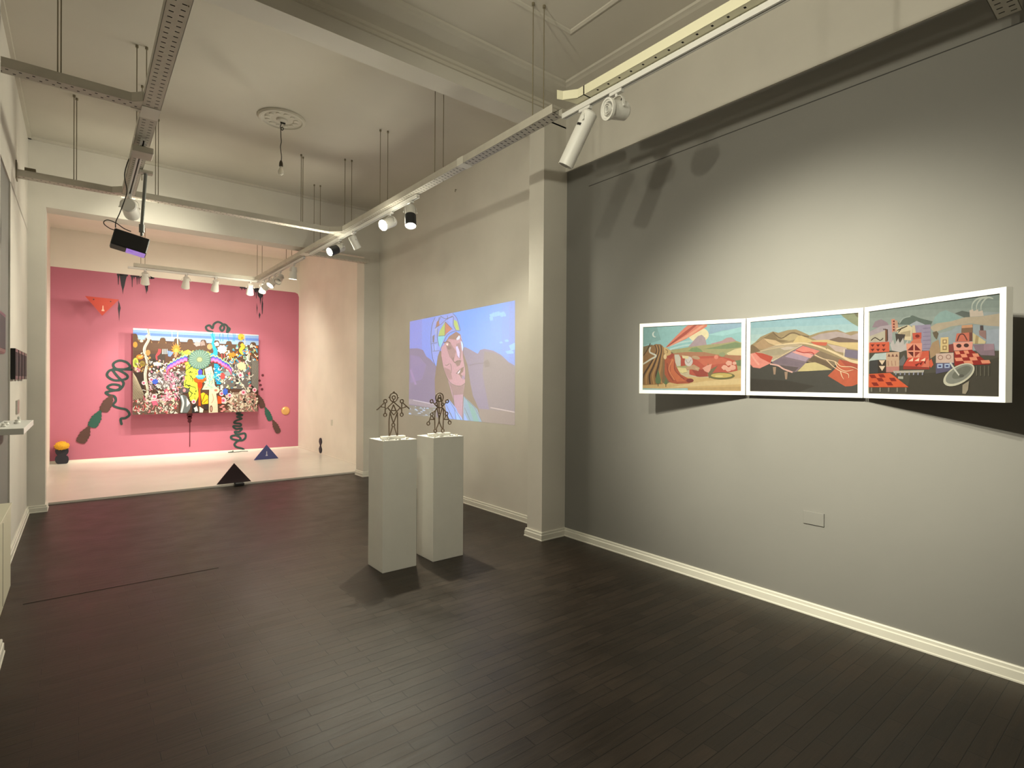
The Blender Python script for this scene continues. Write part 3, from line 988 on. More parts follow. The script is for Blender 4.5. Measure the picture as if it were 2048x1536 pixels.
segs1 = [[(555, 330), (440, 440)], [(440, 440), (560, 585)], [(560, 585), (685, 440)], [(685, 440), (555, 330)],
         [(555, 380), (508, 520)], [(555, 380), (612, 520)], [(525, 495), (597, 495)],
         [(440, 440), (398, 472)], [(685, 440), (712, 475)],
         [(396, 345), (393, 552)], [(718, 345), (715, 550)],
         [(375, 345), (250, 470), (225, 478)], [(740, 350), (855, 455), (862, 462)],
         [(318, 425), (394, 430)], [(735, 445), (800, 425)],
         [(490, 530), (470, 700), (470, 1000)], [(630, 530), (635, 700), (635, 1000)],
         [(492, 545), (550, 735)], [(625, 555), (560, 735)], [(538, 808), (480, 1000)], [(568, 808), (625, 1000)],
         [(500, 520), (480, 560)], [(615, 520), (640, 560)], [(555, 275), (555, 330)],
         [(462, 240), (485, 240)], [(635, 240), (658, 240)]]
rings1 = [(560, 240, 76), (560, 243, 30), (395, 315, 30), (392, 582, 28), (718, 315, 30), (715, 577, 28), (552, 780, 28), (560, 143, 10)]
b1 = [hit(762 , 875, (0, 4.185, 0), V((0, 1, 0))).x, hit(809, 874, (0, 4.185, 0), V((0, 1, 0))).x]
rb = random.Random(5)
figure('wire_figure', 'brown iron stick figure with arms held out and down, on the left plinth', 4.185, 0, segs1, rings1, b1,
       [(1.93 + rb.random() * .24, 4.075 + rb.random() * .05, .007 + rb.random() * .004) for k in range(12)])
segs2 = [[(1400, 325), (1378, 250), (1400, 180), (1455, 155), (1510, 185), (1525, 250), (1505, 320)],
         [(1432, 225), (1405, 312)], [(1478, 225), (1498, 318)], [(1400, 318), (1505, 320)],
         [(1330, 345), (1420, 440)], [(1572, 345), (1500, 430)], [(1420, 440), (1503, 440)],
         [(1440, 330), (1450, 560)], [(1400, 320), (1420, 440)], [(1495, 325), (1500, 430)],
         [(1420, 440), (1320, 540)], [(1503, 440), (1585, 535)],
         [(1290, 597), (1245, 722)], [(1310, 597), (1348, 672)], [(1272, 670), (1350, 672)],
         [(1602, 590), (1642, 705)], [(1578, 592), (1545, 672)], [(1542, 672), (1630, 672)],
         [(1392, 450), (1362, 560), (1362, 868)], [(1525, 450), (1530, 560), (1522, 865)],
         [(1402, 455), (1445, 690), (1385, 862)], [(1505, 455), (1447, 690), (1508, 862)],
         [(1370, 922), (1375, 960)], [(1515, 917), (1522, 955)], [(1300, 345), (1275, 350)]]
rings2 = [(1455, 222, 22), (1450, 288, 26), (1300, 318, 27), (1600, 316, 27), (1388, 372, 22), (1510, 376, 22), (1302, 570, 26), (1590, 560, 26),
          (1235, 750, 27), (1650, 732, 27), (1370, 895, 26), (1515, 890, 26), (1447, 576, 20)]
b2 = [hit(856, 872, (0, 4.185, 0), V((0, 1, 0))).x, hit(899, 870, (0, 4.185, 0), V((0, 1, 0))).x]
figure('wire_figure', 'brown iron stick figure with raised arms and double ring head, on the right plinth', 4.185, 0, segs2, rings2, b2,
       [(2.40 + rb.random() * .25, 4.075 + rb.random() * .05, .007 + rb.random() * .004) for k in range(12)])

# ------------------------------------------------------------------ painted pictures
class Art:
    """polygons of paint given in the pixels of a zoomed crop, laid on one plane"""
    def __init__(self, P0, n, ox, oy, sc, step=0.00002):
        self.P0, self.n = V(P0), V(n).normalized()
        self.ox, self.oy, self.sc, self.step = ox, oy, sc, step
        self.k = 0
        self.mb = MB()
        self.clip = None

    def pt(self, q):
        p = hit(self.ox + q[0] / self.sc, self.oy + q[1] / self.sc, self.P0, self.n)
        return p + self.n * (self.k * self.step)

    def cl(self, poly):
        if not self.clip: return poly
        # clip a polygon with the convex picture outline
        out = list(poly)
        C_ = self.clip
        for i in range(len(C_)):
            a, b = C_[i], C_[(i + 1) % len(C_)]
            def side(p): return (b[0] - a[0]) * (p[1] - a[1]) - (b[1] - a[1]) * (p[0] - a[0])
            src, out = out, []
            for j in range(len(src)):
                p, q = src[j], src[(j + 1) % len(src)]
                sp, sq = side(p), side(q)
                if sp >= 0: out.append(p)
                if (sp > 0 and sq < 0) or (sp < 0 and sq > 0):
                    t = sp / (sp - sq)
                    out.append((p[0] + (q[0] - p[0]) * t, p[1] + (q[1] - p[1]) * t))
            if len(out) < 3: return []
        return out

    def poly(self, pts, col, k=1):
        pts = self.cl(pts)
        if len(pts) < 3: return
        self.k += k
        self.mb.face([self.pt(q) for q in pts], 0, lin(col))

    def grad(self, quad, c1, c2, n=1):
        """quad a b c d; colour c1 along a-b, c2 along d-c"""
        self.k += 1
        a, b, c, d = quad
        self.mb.face([self.pt(q) for q in (a, b, c, d)], 0, (lin(c1), lin(c1), lin(c2), lin(c2)))

    def ell(self, cx, cy, rx, ry, col, rot=0, n=14, jag=0.0, rnd=None):
        pts = []
        for i in range(n):
            a = 2 * pi * i / n
            j = 1 + (rnd.uniform(-jag, jag) if rnd else (jag if i % 2 else -jag))
            x, y = cos(a) * rx * j, sin(a) * ry * j
            pts.append((cx + x * cos(rot) - y * sin(rot), cy + x * sin(rot) + y * cos(rot)))
        self.poly(pts, col)

    def line(self, pts, w, col, sm=0):
        """a brush stroke of width w (one number or one per point)"""
        if sm:
            P3 = spline([(p[0], p[1], 0) for p in pts], sm)
            ws0 = w if isinstance(w, (list, tuple)) else [w] * len(pts)
            ws = []
            for i in range(len(pts) - 1):
                for k in range(sm): ws.append(ws0[i] + (ws0[i + 1] - ws0[i]) * k / sm)
            ws.append(ws0[-1])
            pts = [(p.x, p.y) for p in P3]
        else:
            ws = w if isinstance(w, (list, tuple)) else [w] * len(pts)
        self.k += 1
        L, R_ = [], []
        for i in range(len(pts)):
            a = pts[max(i - 1, 0)]; b = pts[min(i + 1, len(pts) - 1)]
            dx, dy = b[0] - a[0], b[1] - a[1]
            l = max(1e-6, sqrt(dx * dx + dy * dy))
            nx, ny = -dy / l * ws[i] / 2, dx / l * ws[i] / 2
            L.append((pts[i][0] + nx, pts[i][1] + ny)); R_.append((pts[i][0] - nx, pts[i][1] - ny))
        for i in range(len(pts) - 1):
            q = self.cl([L[i], L[i + 1], R_[i + 1], R_[i]])
            if not q:
                q = self.cl([R_[i], R_[i + 1], L[i + 1], L[i]])
            if len(q) >= 3: self.mb.face([self.pt(p) for p in q], 0, lin(col))

    def build(self, name, parent, mat):
        return self.mb.build(name, mat, parent, fix=False)


def mix(a, b, t): return tuple(a[i] + (b[i] - a[i]) * t for i in range(3))


# --- triptych -------------------------------------------------------
zb0, zt0 = 1.4655, 2.0255
def framed(label, A, B, fw_=.028, dep=.045):
    """picture whose lower front edge runs from A (left in the photograph) to B"""
    A, B = V((*A, 0)), V((*B, 0))
    d = (B - A).normalized()
    n = V((d.y, -d.x, 0))
    if n.x > 0: n = -n
    root = empty('framed_picture', (A + B) / 2 + V((0, 0, zb0)), label, 'framed picture', 'three framed paintings hinged into a triptych')
    L = (B - A).length
    def P(l, z, o): return A + d * l + V((0, 0, z)) - n * o
    m = MB()
    e = fw_
    outer = [(0, zb0), (L, zb0), (L, zt0), (0, zt0)]
    inner = [(e, zb0 + e), (L - e, zb0 + e), (L - e, zt0 - e), (e, zt0 - e)]
    for i in range(4):
        j = (i + 1) % 4
        a, b, c, g_ = outer[i], outer[j], inner[j], inner[i]
        m.face([P(*a, 0), P(*b, 0), P(*c, 0), P(*g_, 0)])
        m.face([P(*g_, 0), P(*c, 0), P(*c, .012), P(*g_, .012)])
        m.face([P(*a, 0), P(*a, dep), P(*b, dep), P(*b, 0)])
    m.face([P(*q, dep) for q in outer])
    m.build('frame', M['frame'], root)
    return root, P(0, zb0, .009), n, [P(*q, .011) for q in inner]


gap = .003
fL, PL, nL, iL = framed('left framed painting of the triptych, with the reclining figure and crescent moon', (3.523, 2.766), (3.800, 2.022 + gap))
fM, PM, nM, iM = framed('middle framed painting of the triptych, with the folded landscape and blue sky', (3.800, 2.018), (3.798, 1.264))
fR, PR, nR, iR = framed('right framed painting of the triptych, with the satellite dish and red buildings', (3.798, 1.262 - gap), (3.491, 0.553))

def backing(inner, art, col):
    art.mb.face(inner, 0, lin(col))


# left painting, crop 1260,620 scale 8.084
a = Art(PL, nL, 1260, 620, 8.084)
backing(iL, a, (205, 190, 160))
a.clip = [(185, 270), (1815, 185), (1815, 1325), (195, 1335)]
SK = (150, 200, 208)
a.poly([(150, 230), (1900, 150), (1900, 640), (150, 640)], SK)
a.poly([(150, 230), (420, 220), (500, 480), (150, 600)], (135, 180, 185))
a.poly([(1300, 240), (1900, 150), (1900, 300), (1500, 330), (1260, 400)], (150, 185, 215))
a.poly([(1260, 400), (1900, 250), (1900, 330), (1500, 420)], (165, 215, 225))
for i, (y0, dy) in enumerate(((500, 60), (560, 50))):
    a.line([(640, y0 + 80), (850, y0 + 20), (1020, y0)], 26, (185, 220, 225), 4)
a.ell(400, 395, 42, 48, (225, 240, 240)); a.ell(420, 390, 38, 44, (138, 184, 190))
# far hills and moon disc
a.ell(1110, 400, 165, 120, (240, 228, 190), n=24)
a.poly([(940, 600), (1040, 480), (1100, 420), (1160, 400), (1215, 450), (1240, 560), (1300, 600)], (175, 155, 168))
a.poly([(1300, 545), (1480, 500), (1560, 450), (1640, 440), (1720, 500), (1760, 560), (1500, 600)], (185, 150, 155))
a.poly([(600, 690), (700, 640), (950, 600), (1250, 560), (1500, 540), (1720, 500), (1900, 560), (1900, 1100), (600, 900)], (168, 165, 120))
a.poly([(1200, 630), (1400, 590), (1700, 520), (1800, 540), (1800, 600), (1560, 630)], (125, 145, 105))
a.poly([(940, 660), (1000, 615), (1080, 600), (1150, 640), (1190, 690), (1060, 680)], (125, 150, 105))
a.poly([(1560, 700), (1700, 630), (1900, 600), (1900, 740), (1600, 740)], (228, 210, 165))
a.poly([(700, 700), (900, 680), (1200, 680), (1400, 720), (1900, 740), (1900, 900), (700, 900)], (176, 122, 92))
a.poly([(180, 600), (350, 560), (700, 690), (700, 1340), (180, 1340)], (125, 105, 75))
# ray
a.poly([(575, 605), (690, 480), (870, 300), (960, 225), (1260, 200), (1240, 270), (900, 470), (640, 590)], (226, 130, 110))
a.poly([(580, 603), (860, 370), (1060, 225), (1110, 222), (900, 400), (600, 600)], (176, 75, 62))
a.poly([(600, 600), (900, 420), (1180, 230), (1250, 215), (960, 430), (640, 585)], (240, 165, 140))
# ground
a.poly([(180, 1200), (620, 1180), (900, 1080), (1300, 1090), (1820, 960), (1820, 1340), (180, 1340)], (214, 182, 128))
a.poly([(600, 1260), (1200, 1150), (1820, 1100), (1820, 1200), (1100, 1230)], (226, 200, 150))
a.poly([(900, 1260), (1820, 1240), (1820, 1340), (900, 1340)], (196, 165, 115))
a.poly([(180, 1262), (500, 1270), (930, 1262), (940, 1300), (700, 1320), (180, 1320)], (165, 198, 200))
# red blanket
a.poly([(960, 800), (1100, 750), (1400, 740), (1600, 780), (1720, 830), (1740, 980), (1600, 1010), (1280, 1070), (1120, 1080), (960, 1040)], (190, 84, 66))
a.poly([(1060, 790), (1500, 770), (1650, 850), (1200, 900)], (205, 105, 82))
a.poly([(1000, 970), (1250, 960), (1250, 1070), (1080, 1075)], (158, 62, 50))
a.poly([(1700, 820), (1820, 800), (1820, 910), (1730, 900)], (110, 128, 90))
# torso and sleeves
a.poly([(720, 720), (790, 720), (830, 800), (830, 900), (760, 910), (720, 820)], (205, 200, 190))
a.poly([(820, 740), (880, 760), (890, 900), (820, 910)], (178, 70, 55))
a.ell(950, 830, 66, 80, (212, 204, 205)); a.line([(900, 800), (940, 860), (990, 800)], 10, (165, 150, 150), 4)
a.poly([(840, 735), (950, 745), (940, 790), (850, 780)], (226, 212, 170))
a.ell(1065, 770, 68, 28, (190, 158, 128), rot=.2)
a.poly([(770, 930), (900, 940), (930, 1000), (850, 1020), (790, 1000)], (226, 212, 158))
a.poly([(900, 930), (1030, 880), (1120, 930), (1110, 985), (1000, 960), (920, 970)], (190, 155, 125))
for i in range(4): a.line([(1050 + i * 14, 930 + i * 4), (1100 + i * 10, 985 - i * 14)], 9, (205, 172, 140))
# robe
a.poly([(560, 760), (680, 700), (720, 760), (740, 900), (820, 1040), (930, 1100), (1030, 1140), (960, 1185), (760, 1195), (640, 1170), (560, 1040)], (178, 88, 58))
a.poly([(660, 780), (710, 800), (720, 960), (820, 1090), (900, 1150), (760, 1160), (660, 1010)], (205, 110, 72))
a.line([(690, 800), (630, 960), (720, 1130)], 14, (222, 140, 96), 5); a.line([(720, 830), (730, 980), (880, 1120)], 12, (140, 60, 45), 5); a.line([(600, 860), (620, 1020), (700, 1150)], 12, (140, 60, 45), 5)
a.ell(970, 1140, 60, 34, (130, 45, 38))
# hair
a.poly([(190, 740), (280, 640), (350, 580), (420, 550), (500, 555), (550, 610), (560, 720), (540, 900), (520, 1200), (190, 1215)], (150, 110, 68))
for i, off in enumerate((0, 60, 120, 185, 250, 320)):
    a.line([(400 + off * .4, 560 + off * .05), (430 + off * .32, 660), (380 + off * .42, 780), (300 + off * .62, 920), (220 + off * .8, 1060), (205 + off, 1200)], [10, 16, 20, 26, 26, 22], (78, 52, 34) if i % 2 == 0 else (182, 138, 88), 6)
a.line([(330, 600), (320, 680), (420, 740), (330, 800), (205, 880)], [22, 24, 30, 26, 20], (215, 215, 205), 5)
a.line([(330, 540), (270, 660), (200, 760)], 14, (70, 50, 30), 4)
# face
a.poly([(545, 600), (600, 615), (660, 660), (665, 720), (600, 740), (555, 700)], (212, 180, 128)); a.line([(575, 640), (610, 660), (600, 700)], 9, (120, 80, 55), 3)
a.ell(568, 755, 26, 42, (232, 205, 160))
a.poly([(600, 760), (680, 700), (720, 720), (660, 800)], (168, 66, 52))
# trees and cones
for (cx, y0, y1, ww) in ((455, 960, 1220, 46), (580, 1090, 1230, 32)):
    a.poly([(cx, y0), (cx + ww, (y0 + y1) / 2 + 40), (cx + ww * .8, y1 - 40), (cx, y1 - 20), (cx - ww * .8, y1 - 40), (cx - ww, (y0 + y1) / 2 + 40)], (96, 120, 82))
    a.line([(cx, y1 - 30), (cx, y1 + 14)], 10, (80, 60, 40))
# flowers, plate
a.ell(1480, 1066, 215, 58, (110, 105, 60), n=24); a.ell(1480, 1058, 175, 38, (205, 182, 105), n=24); a.ell(1440, 1070, 70, 16, (228, 210, 140))
a.poly([(1260, 860), (1300, 960), (1420, 900), (1340, 1010), (1280, 1110), (1250, 1000)], (120, 108, 75))
a.poly([(1170, 940), (1240, 900), (1325, 870), (1300, 970), (1270, 1015), (1210, 990)], (232, 165, 150))
for (cx, cy, r) in ((1600, 860, 52), (1530, 930, 50), (1660, 930, 54), (1590, 960, 46), (1690, 860, 34)): a.ell(cx, cy, r, r * .8, (236, 178, 160), n=10, jag=.06)
a.ell(1610, 905, 14, 14, (190, 90, 80)); a.ell(1395, 762, 36, 36, (228, 140, 120), n=8); a.ell(1490, 720, 50, 38, (150, 158, 120))
a.build('picture', fL, M['paint'])

# middle painting, crop 1480,600 scale 7.315
a = Art(PM, nM, 1480, 600, 7.315)
backing(iM, a, (70, 68, 64))
a.clip = [(100, 310), (1760, 145), (1765, 1350), (115, 1350)]
for i in range(6):
    a.poly([(60, 130 + i * 95), (1800, 60 + i * 95), (1800, 900), (60, 900)], mix((128, 178, 205), (192, 215, 215), i / 5))
a.poly([(1400, 100), (1800, 80), (1800, 430), (1640, 340), (1500, 240)], (140, 148, 120)); a.poly([(1620, 120), (1800, 100), (1800, 300), (1700, 240)], (112, 108, 82))
a.poly([(100, 700), (220, 620), (300, 540), (480, 460), (560, 480), (700, 440), (820, 430), (940, 480), (1020, 520), (1130, 480), (1260, 450), (1430, 435), (1540, 480), (1660, 455), (1800, 460), (1800, 1000), (100, 800)], (165, 145, 112))
a.poly([(240, 620), (480, 470), (560, 580), (700, 600), (500, 640)], (138, 118, 88)); a.poly([(560, 560), (720, 500), (850, 490), (860, 560), (720, 600)], (192, 172, 132)); a.line([(480, 470), (600, 560), (760, 480), (900, 520), (1010, 540)], 18, (120, 100, 76), 5)
a.poly([(1040, 550), (1160, 500), (1400, 460), (1520, 480), (1620, 520), (1800, 460), (1800, 620), (1300, 590), (1130, 590)], (182, 166, 168)); a.poly([(1300, 580), (1440, 540), (1580, 560), (1760, 590), (1760, 640), (1400, 620)], (120, 98, 88))
a.poly([(850, 520), (900, 520), (1060, 590), (1280, 580), (1450, 620), (1800, 620), (1800, 740), (1600, 710), (1320, 640), (1060, 620), (760, 640)], (216, 192, 140))
a.poly([(230, 640), (340, 560), (420, 640), (520, 680), (320, 720), (200, 700)], (182, 152, 120)); a.poly([(340, 560), (520, 590), (620, 640), (760, 620), (860, 640), (560, 680), (420, 630)], (214, 186, 148))
a.poly([(120, 780), (300, 740), (520, 660), (760, 640), (920, 650), (480, 880), (420, 820)], (190, 172, 148)); a.poly([(300, 750), (600, 700), (860, 670), (600, 800), (420, 820)], (172, 160, 138))
a.poly([(590, 705), (700, 680), (830, 690), (760, 720), (650, 735)], (205, 190, 178))
a.poly([(1030, 610), (1280, 620), (1260, 670), (1100, 660)], (205, 100, 76))
a.poly([(1270, 640), (1560, 700), (1560, 780), (1400, 750)], (200, 178, 170)); a.poly([(1540, 720), (1800, 750), (1800, 880), (1530, 830)], (122, 112, 138))
# dark base
a.poly([(100, 900), (1800, 1000), (1800, 1400), (100, 1400)], (72, 70, 66)); a.poly([(100, 1150), (700, 1180), (1100, 1260), (700, 1400), (100, 1400)], (62, 57, 52))
# left pink slab
a.poly([(118, 790), (220, 760), (340, 790), (480, 850), (440, 930), (290, 1000), (190, 985), (120, 900)], (232, 148, 138)); a.poly([(210, 765), (330, 780), (480, 830), (440, 920), (300, 850)], (196, 84, 70)); a.line([(160, 790), (220, 880), (280, 950)], 26, (240, 172, 160), 4)
a.poly([(150, 700), (170, 650), (240, 690), (300, 750), (140, 790)], (130, 108, 84))
# centre field
a.poly([(460, 910), (920, 660), (1170, 740), (1080, 810), (830, 1050), (760, 1060), (600, 980)], (135, 118, 132))
a.poly([(810, 735), (920, 670), (1165, 745), (1090, 800), (960, 770)], (232, 140, 130)); a.poly([(760, 760), (830, 740), (960, 770), (1075, 805), (1030, 850), (850, 800)], (236, 168, 165))
a.poly([(660, 830), (760, 765), (1010, 845), (960, 900)], (172, 152, 176)); a.poly([(480, 910), (600, 850), (940, 920), (880, 980)], (128, 112, 128)); a.poly([(560, 950), (860, 985), (800, 1050), (700, 1030)], (100, 88, 92))
a.line([(820, 740), (930, 770), (1040, 765), (1090, 800)], 14, (176, 62, 62), 5)
a.line([(440, 935), (560, 960), (640, 1010), (770, 1058)], 22, (228, 182, 175), 5)
a.line([(470, 900), (640, 800), (910, 660)], 10, (225, 205, 170))
a.poly([(1170, 745), (1500, 870), (1440, 900), (1330, 1020), (980, 900), (1080, 810)], (138, 118, 96)); a.poly([(1000, 880), (1080, 820), (1260, 900), (1390, 980), (1330, 1020), (1120, 940)], (112, 92, 72))
a.poly([(840, 1045), (960, 925), (1100, 910), (1230, 960), (1345, 1020), (1000, 1040)], (214, 198, 146))
a.poly([(1450, 870), (1800, 940), (1800, 1200), (1640, 1260), (1540, 1265), (1285, 1110), (1400, 1000)], (200, 96, 66)); a.poly([(1460, 870), (1800, 940), (1800, 1050), (1560, 980)], (176, 78, 60))
# road and rivers
a.line([(520, 660), (720, 640), (900, 630), (1060, 655), (1260, 720), (1480, 820), (1620, 890), (1770, 920)], [12, 16, 20, 24, 28, 32, 40, 46], (232, 210, 172), 5)
a.line([(300, 750), (480, 710), (640, 680)], 8, (215, 195, 160), 3)
for rv in ([(1090, 800), (1220, 860), (1390, 900), (1480, 970), (1640, 980), (1750, 1030)], [(1260, 870), (1360, 970), (1470, 1040), (1580, 1080), (1590, 1140)], [(1390, 900), (1430, 980), (1540, 1040), (1660, 1020)], [(1470, 1040), (1490, 1110), (1520, 1160)]):
    a.line(rv, [16] + [11] * (len(rv) - 2) + [5], (238, 208, 172), 5)
a.line([(1525, 720), (1520, 830)], 10, (235, 225, 205)); a.line([(1260, 705), (1270, 720)], 8, (120, 90, 70))
for (x, y) in ((505, 980), (675, 1050)): a.poly([(x - 24, y), (x + 24, y), (x + 14, y + 110), (x - 12, y + 110)], (168, 140, 122))
a.build('picture', fM, M['paint'])

# right painting, crop 1720,560 scale 4.954
a = Art(PR, nR, 1720, 560, 4.954)
backing(iR, a, (76, 72, 64))
a.clip = [(70, 285), (1395, 105), (1395, 1170), (85, 1125)]
for i in range(5):
    a.poly([(40, 100 + i * 70), (1450, 60 + i * 70), (1450, 700), (40, 700)], mix((118, 132, 132), (146, 158, 156), i / 4))
for p_, c in (([(120, 470), (150, 410), (210, 388), (270, 420), (300, 470)], (148, 130, 145)), ([(360, 440), (430, 380), (520, 350), (600, 380), (720, 410), (700, 450)], (95, 108, 104)),
              ([(480, 450), (560, 405), (640, 440), (640, 470)], (165, 172, 185)), ([(720, 430), (740, 370), (790, 320), (850, 298), (930, 330), (1000, 370), (1000, 440)], (138, 165, 166)),
              ([(940, 330), (1010, 305), (1090, 320), (1140, 350), (1050, 380)], (92, 100, 98)), ([(1180, 330), (1250, 315), (1395, 320), (1395, 400), (1150, 380)], (150, 160, 165)),
              ([(690, 470), (760, 430), (900, 410), (1040, 370), (1200, 360), (1395, 330), (1395, 470), (1100, 430), (900, 460), (740, 520)], (178, 165, 148)),
              ([(780, 530), (900, 500), (960, 460), (1080, 440), (1200, 450), (1395, 460), (1395, 720), (1100, 700), (780, 640)], (150, 162, 172)),
              ([(80, 520), (200, 460), (320, 440), (320, 620), (80, 620)], (172, 160, 172)), ([(1240, 500), (1395, 480), (1395, 700), (1260, 640)], (158, 168, 185))):
    a.poly(p_, c)
a.poly([(80, 720), (500, 700), (1395, 700), (1395, 1170), (80, 1170)], (80, 76, 68)); a.poly([(500, 940), (900, 900), (1395, 760), (1395, 1170), (450, 1170)], (68, 64, 56))
for i in range(3): a.line([(1110 + i * 45, 300), (1115 + i * 45, 240), (1160 + i * 50, 190 - i * 8), (1260 + i * 30, 160 + i * 12)], [6, 12, 18, 12], (178, 186, 180), 4)
a.poly([(1085, 300), (1120, 290), (1125, 310), (1170, 290), (1175, 312), (1215, 300), (1225, 355), (1090, 365)], (196, 182, 172))
a.line([(390, 430), (430, 380), (500, 360)], 10, (160, 172, 170), 3)
def blk(p_, c): a.poly(p_, c)
blk([(88, 560), (250, 500), (260, 610), (95, 615)], (188, 180, 165)); blk([(250, 480), (275, 500), (275, 610), (250, 610)], (120, 78, 62)); a.line([(230, 488), (272, 490), (274, 600)], 9, (60, 40, 34)); a.line([(110, 600), (150, 570), (200, 600), (230, 575)], 9, (60, 40, 34), 2)
blk([(92, 620), (290, 612), (292, 710), (92, 722)], (212, 100, 74))
for i in range(3):
    for j in range(2): blk([(105 + i * 55, 640 + j * 44), (145 + i * 55, 636 + j * 44), (125 + i * 55, 664 + j * 44)], (110, 36, 30))
blk([(310, 390), (345, 385), (350, 500), (320, 520)], (206, 140, 122)); [a.ell(338, 410 + i * 28, 12, 9, (110, 48, 42)) for i in range(4)]
blk([(345, 400), (370, 400), (385, 500), (345, 520)], (190, 150, 130))
blk([(360, 480), (480, 445), (520, 470), (510, 600), (400, 590)], (214, 198, 168)); a.line([(370, 500), (470, 455)], 10, (50, 44, 40)); a.line([(380, 520), (420, 470)], 8, (60, 50, 44)); blk([(400, 520), (500, 500), (500, 560), (410, 560)], (176, 160, 134))
blk([(350, 530), (450, 540), (430, 620), (360, 610)], (70, 62, 60))
blk([(300, 640), (330, 590), (345, 640), (380, 580), (395, 630), (430, 570), (440, 640), (480, 590), (470, 690), (400, 715), (320, 700)], (190, 184, 186))
blk([(545, 450), (700, 440), (705, 700), (620, 700), (560, 560)], (150, 140, 168)); [a.line([(625, 480 + i * 40), (700, 475 + i * 40)], 5, (118, 108, 140)) for i in range(6)]
blk([(520, 450), (545, 450), (560, 560), (520, 560)], (205, 190, 160))
blk([(500, 620), (600, 520), (615, 700), (500, 700)], (206, 120, 96)); blk([(520, 525), (610, 520), (610, 580), (525, 590)], (196, 88, 70)); a.ell(570, 556, 22, 16, (120, 40, 34))
blk([(460, 630), (615, 625), (615, 770), (470, 770)], (226, 150, 128))
blk([(470, 698), (530, 635), (530, 698)], (112, 30, 30)); blk([(545, 635), (605, 698), (545, 698)], (112, 30, 30)); blk([(475, 712), (530, 712), (530, 765)], (90, 30, 28)); blk([(545, 712), (600, 712), (545, 765)], (150, 60, 50))
blk([(590, 710), (685, 700), (690, 880), (600, 880)], (214, 120, 100)); blk([(620, 705), (685, 702), (685, 760), (600, 765)], (206, 92, 70))
blk([(430, 850), (480, 770), (690, 765), (600, 870)], (205, 82, 66))
for i in range(3): blk([(480 + i * 60, 805 - i * 3), (530 + i * 60, 770), (525 + i * 60, 805)], (245, 212, 190)); blk([(545 + i * 45, 840 - i * 12), (600 + i * 28, 815 - i * 12), (560 + i * 45, 858 - i * 12)], (110, 30, 28))
blk([(430, 850), (690, 865), (690, 885), (430, 885)], (150, 60, 50)); blk([(690, 800), (710, 780), (730, 840), (705, 870), (690, 850)], (214, 96, 70))
blk([(690, 690), (720, 620), (780, 590), (800, 720), (760, 740), (700, 780)], (168, 140, 112)); blk([(720, 520), (760, 505), (780, 530), (760, 590), (735, 560)], (104, 92, 76))
blk([(800, 570), (878, 565), (880, 715), (798, 715)], (214, 190, 140)); [a.poly([(820, 590 + i * 62), (862, 588 + i * 62), (862, 630 + i * 62), (820, 632 + i * 62)], (150, 122, 84)) for i in range(2)]; [a.poly([(830, 598 + i * 62), (852, 597 + i * 62), (852, 620 + i * 62), (830, 622 + i * 62)], (222, 200, 156)) for i in range(2)]
blk([(880, 640), (930, 630), (930, 715), (880, 715)], (130, 62, 60)); blk([(925, 620), (1120, 610), (1115, 690), (935, 700)], (232, 160, 146)); a.ell(982, 652, 26, 20, (70, 40, 40)); a.ell(1056, 648, 26, 20, (70, 40, 40))
blk([(1010, 450), (1118, 440), (1118, 520), (1005, 525)], (128, 98, 78)); blk([(1010, 450), (1118, 440), (1118, 470), (1010, 478)], (200, 150, 118))
blk([(960, 530), (1085, 520), (1085, 610), (945, 612)], (200, 110, 92)); a.line([(965, 605), (990, 545), (1030, 540), (1065, 600)], 12, (96, 50, 46), 4); blk([(1085, 520), (1115, 520), (1115, 605), (1085, 605)], (110, 68, 60))
blk([(1118, 520), (1250, 610), (1240, 632), (1120, 632)], (205, 190, 150)); blk([(1150, 545), (1180, 560), (1170, 632), (1140, 632)], (168, 148, 110)); blk([(1180, 500), (1250, 500), (1252, 590), (1185, 545)], (150, 118, 118)); blk([(1192, 450), (1222, 450), (1226, 500), (1192, 500)], (78, 66, 70))
blk([(1120, 640), (1330, 632), (1340, 750), (1200, 745), (1150, 700)], (138, 116, 132)); blk([(1230, 632), (1330, 632), (1335, 690), (1230, 700)], (160, 132, 150))
# chequered roofs
blk([(935, 705), (1110, 690), (1290, 835), (940, 850)], (150, 36, 32))
for i in range(4):
    for j in range(4):
        if (i + j) % 2 == 0:
            x0 = 940 + i * 44 + j * 28 * (i / 3); y0 = 705 + j * 33 - i * 3
            sx = 44 + j * 14
            x0 = 940 + i * sx
            blk([(x0, y0), (x0 + sx, y0 - 2), (x0 + sx + 14, y0 + 30), (x0 + 14, y0 + 33)], (232, 148, 120))
blk([(755, 730), (930, 720), (932, 820), (755, 822)], (206, 180, 170)); a.ell(800, 768, 26, 24, (150, 110, 105)); a.ell(800, 768, 19, 17, (206, 180, 170)); a.ell(880, 762, 26, 24, (150, 110, 105)); a.ell(880, 762, 19, 17, (206, 180, 170))
blk([(755, 822), (932, 820), (900, 900), (755, 930)], (92, 88, 118)); blk([(768, 832), (822, 830), (820, 872), (768, 874)], (170, 186, 222)); blk([(840, 830), (895, 828), (890, 870), (840, 872)], (170, 186, 222)); blk([(780, 845), (808, 845), (808, 862), (780, 862)], (60, 66, 120)); blk([(852, 843), (880, 843), (880, 860), (852, 860)], (60, 66, 120))
blk([(150, 730), (262, 720), (262, 800), (100, 810), (90, 800)], (188, 202, 205)); blk([(100, 800), (180, 790), (180, 920), (92, 925)], (66, 66, 68)); blk([(180, 790), (262, 790), (262, 925), (180, 922)], (60, 50, 44)); blk([(190, 795), (252, 795), (222, 842)], (228, 206, 184)); blk([(190, 852), (252, 852), (222, 902)], (228, 206, 184))
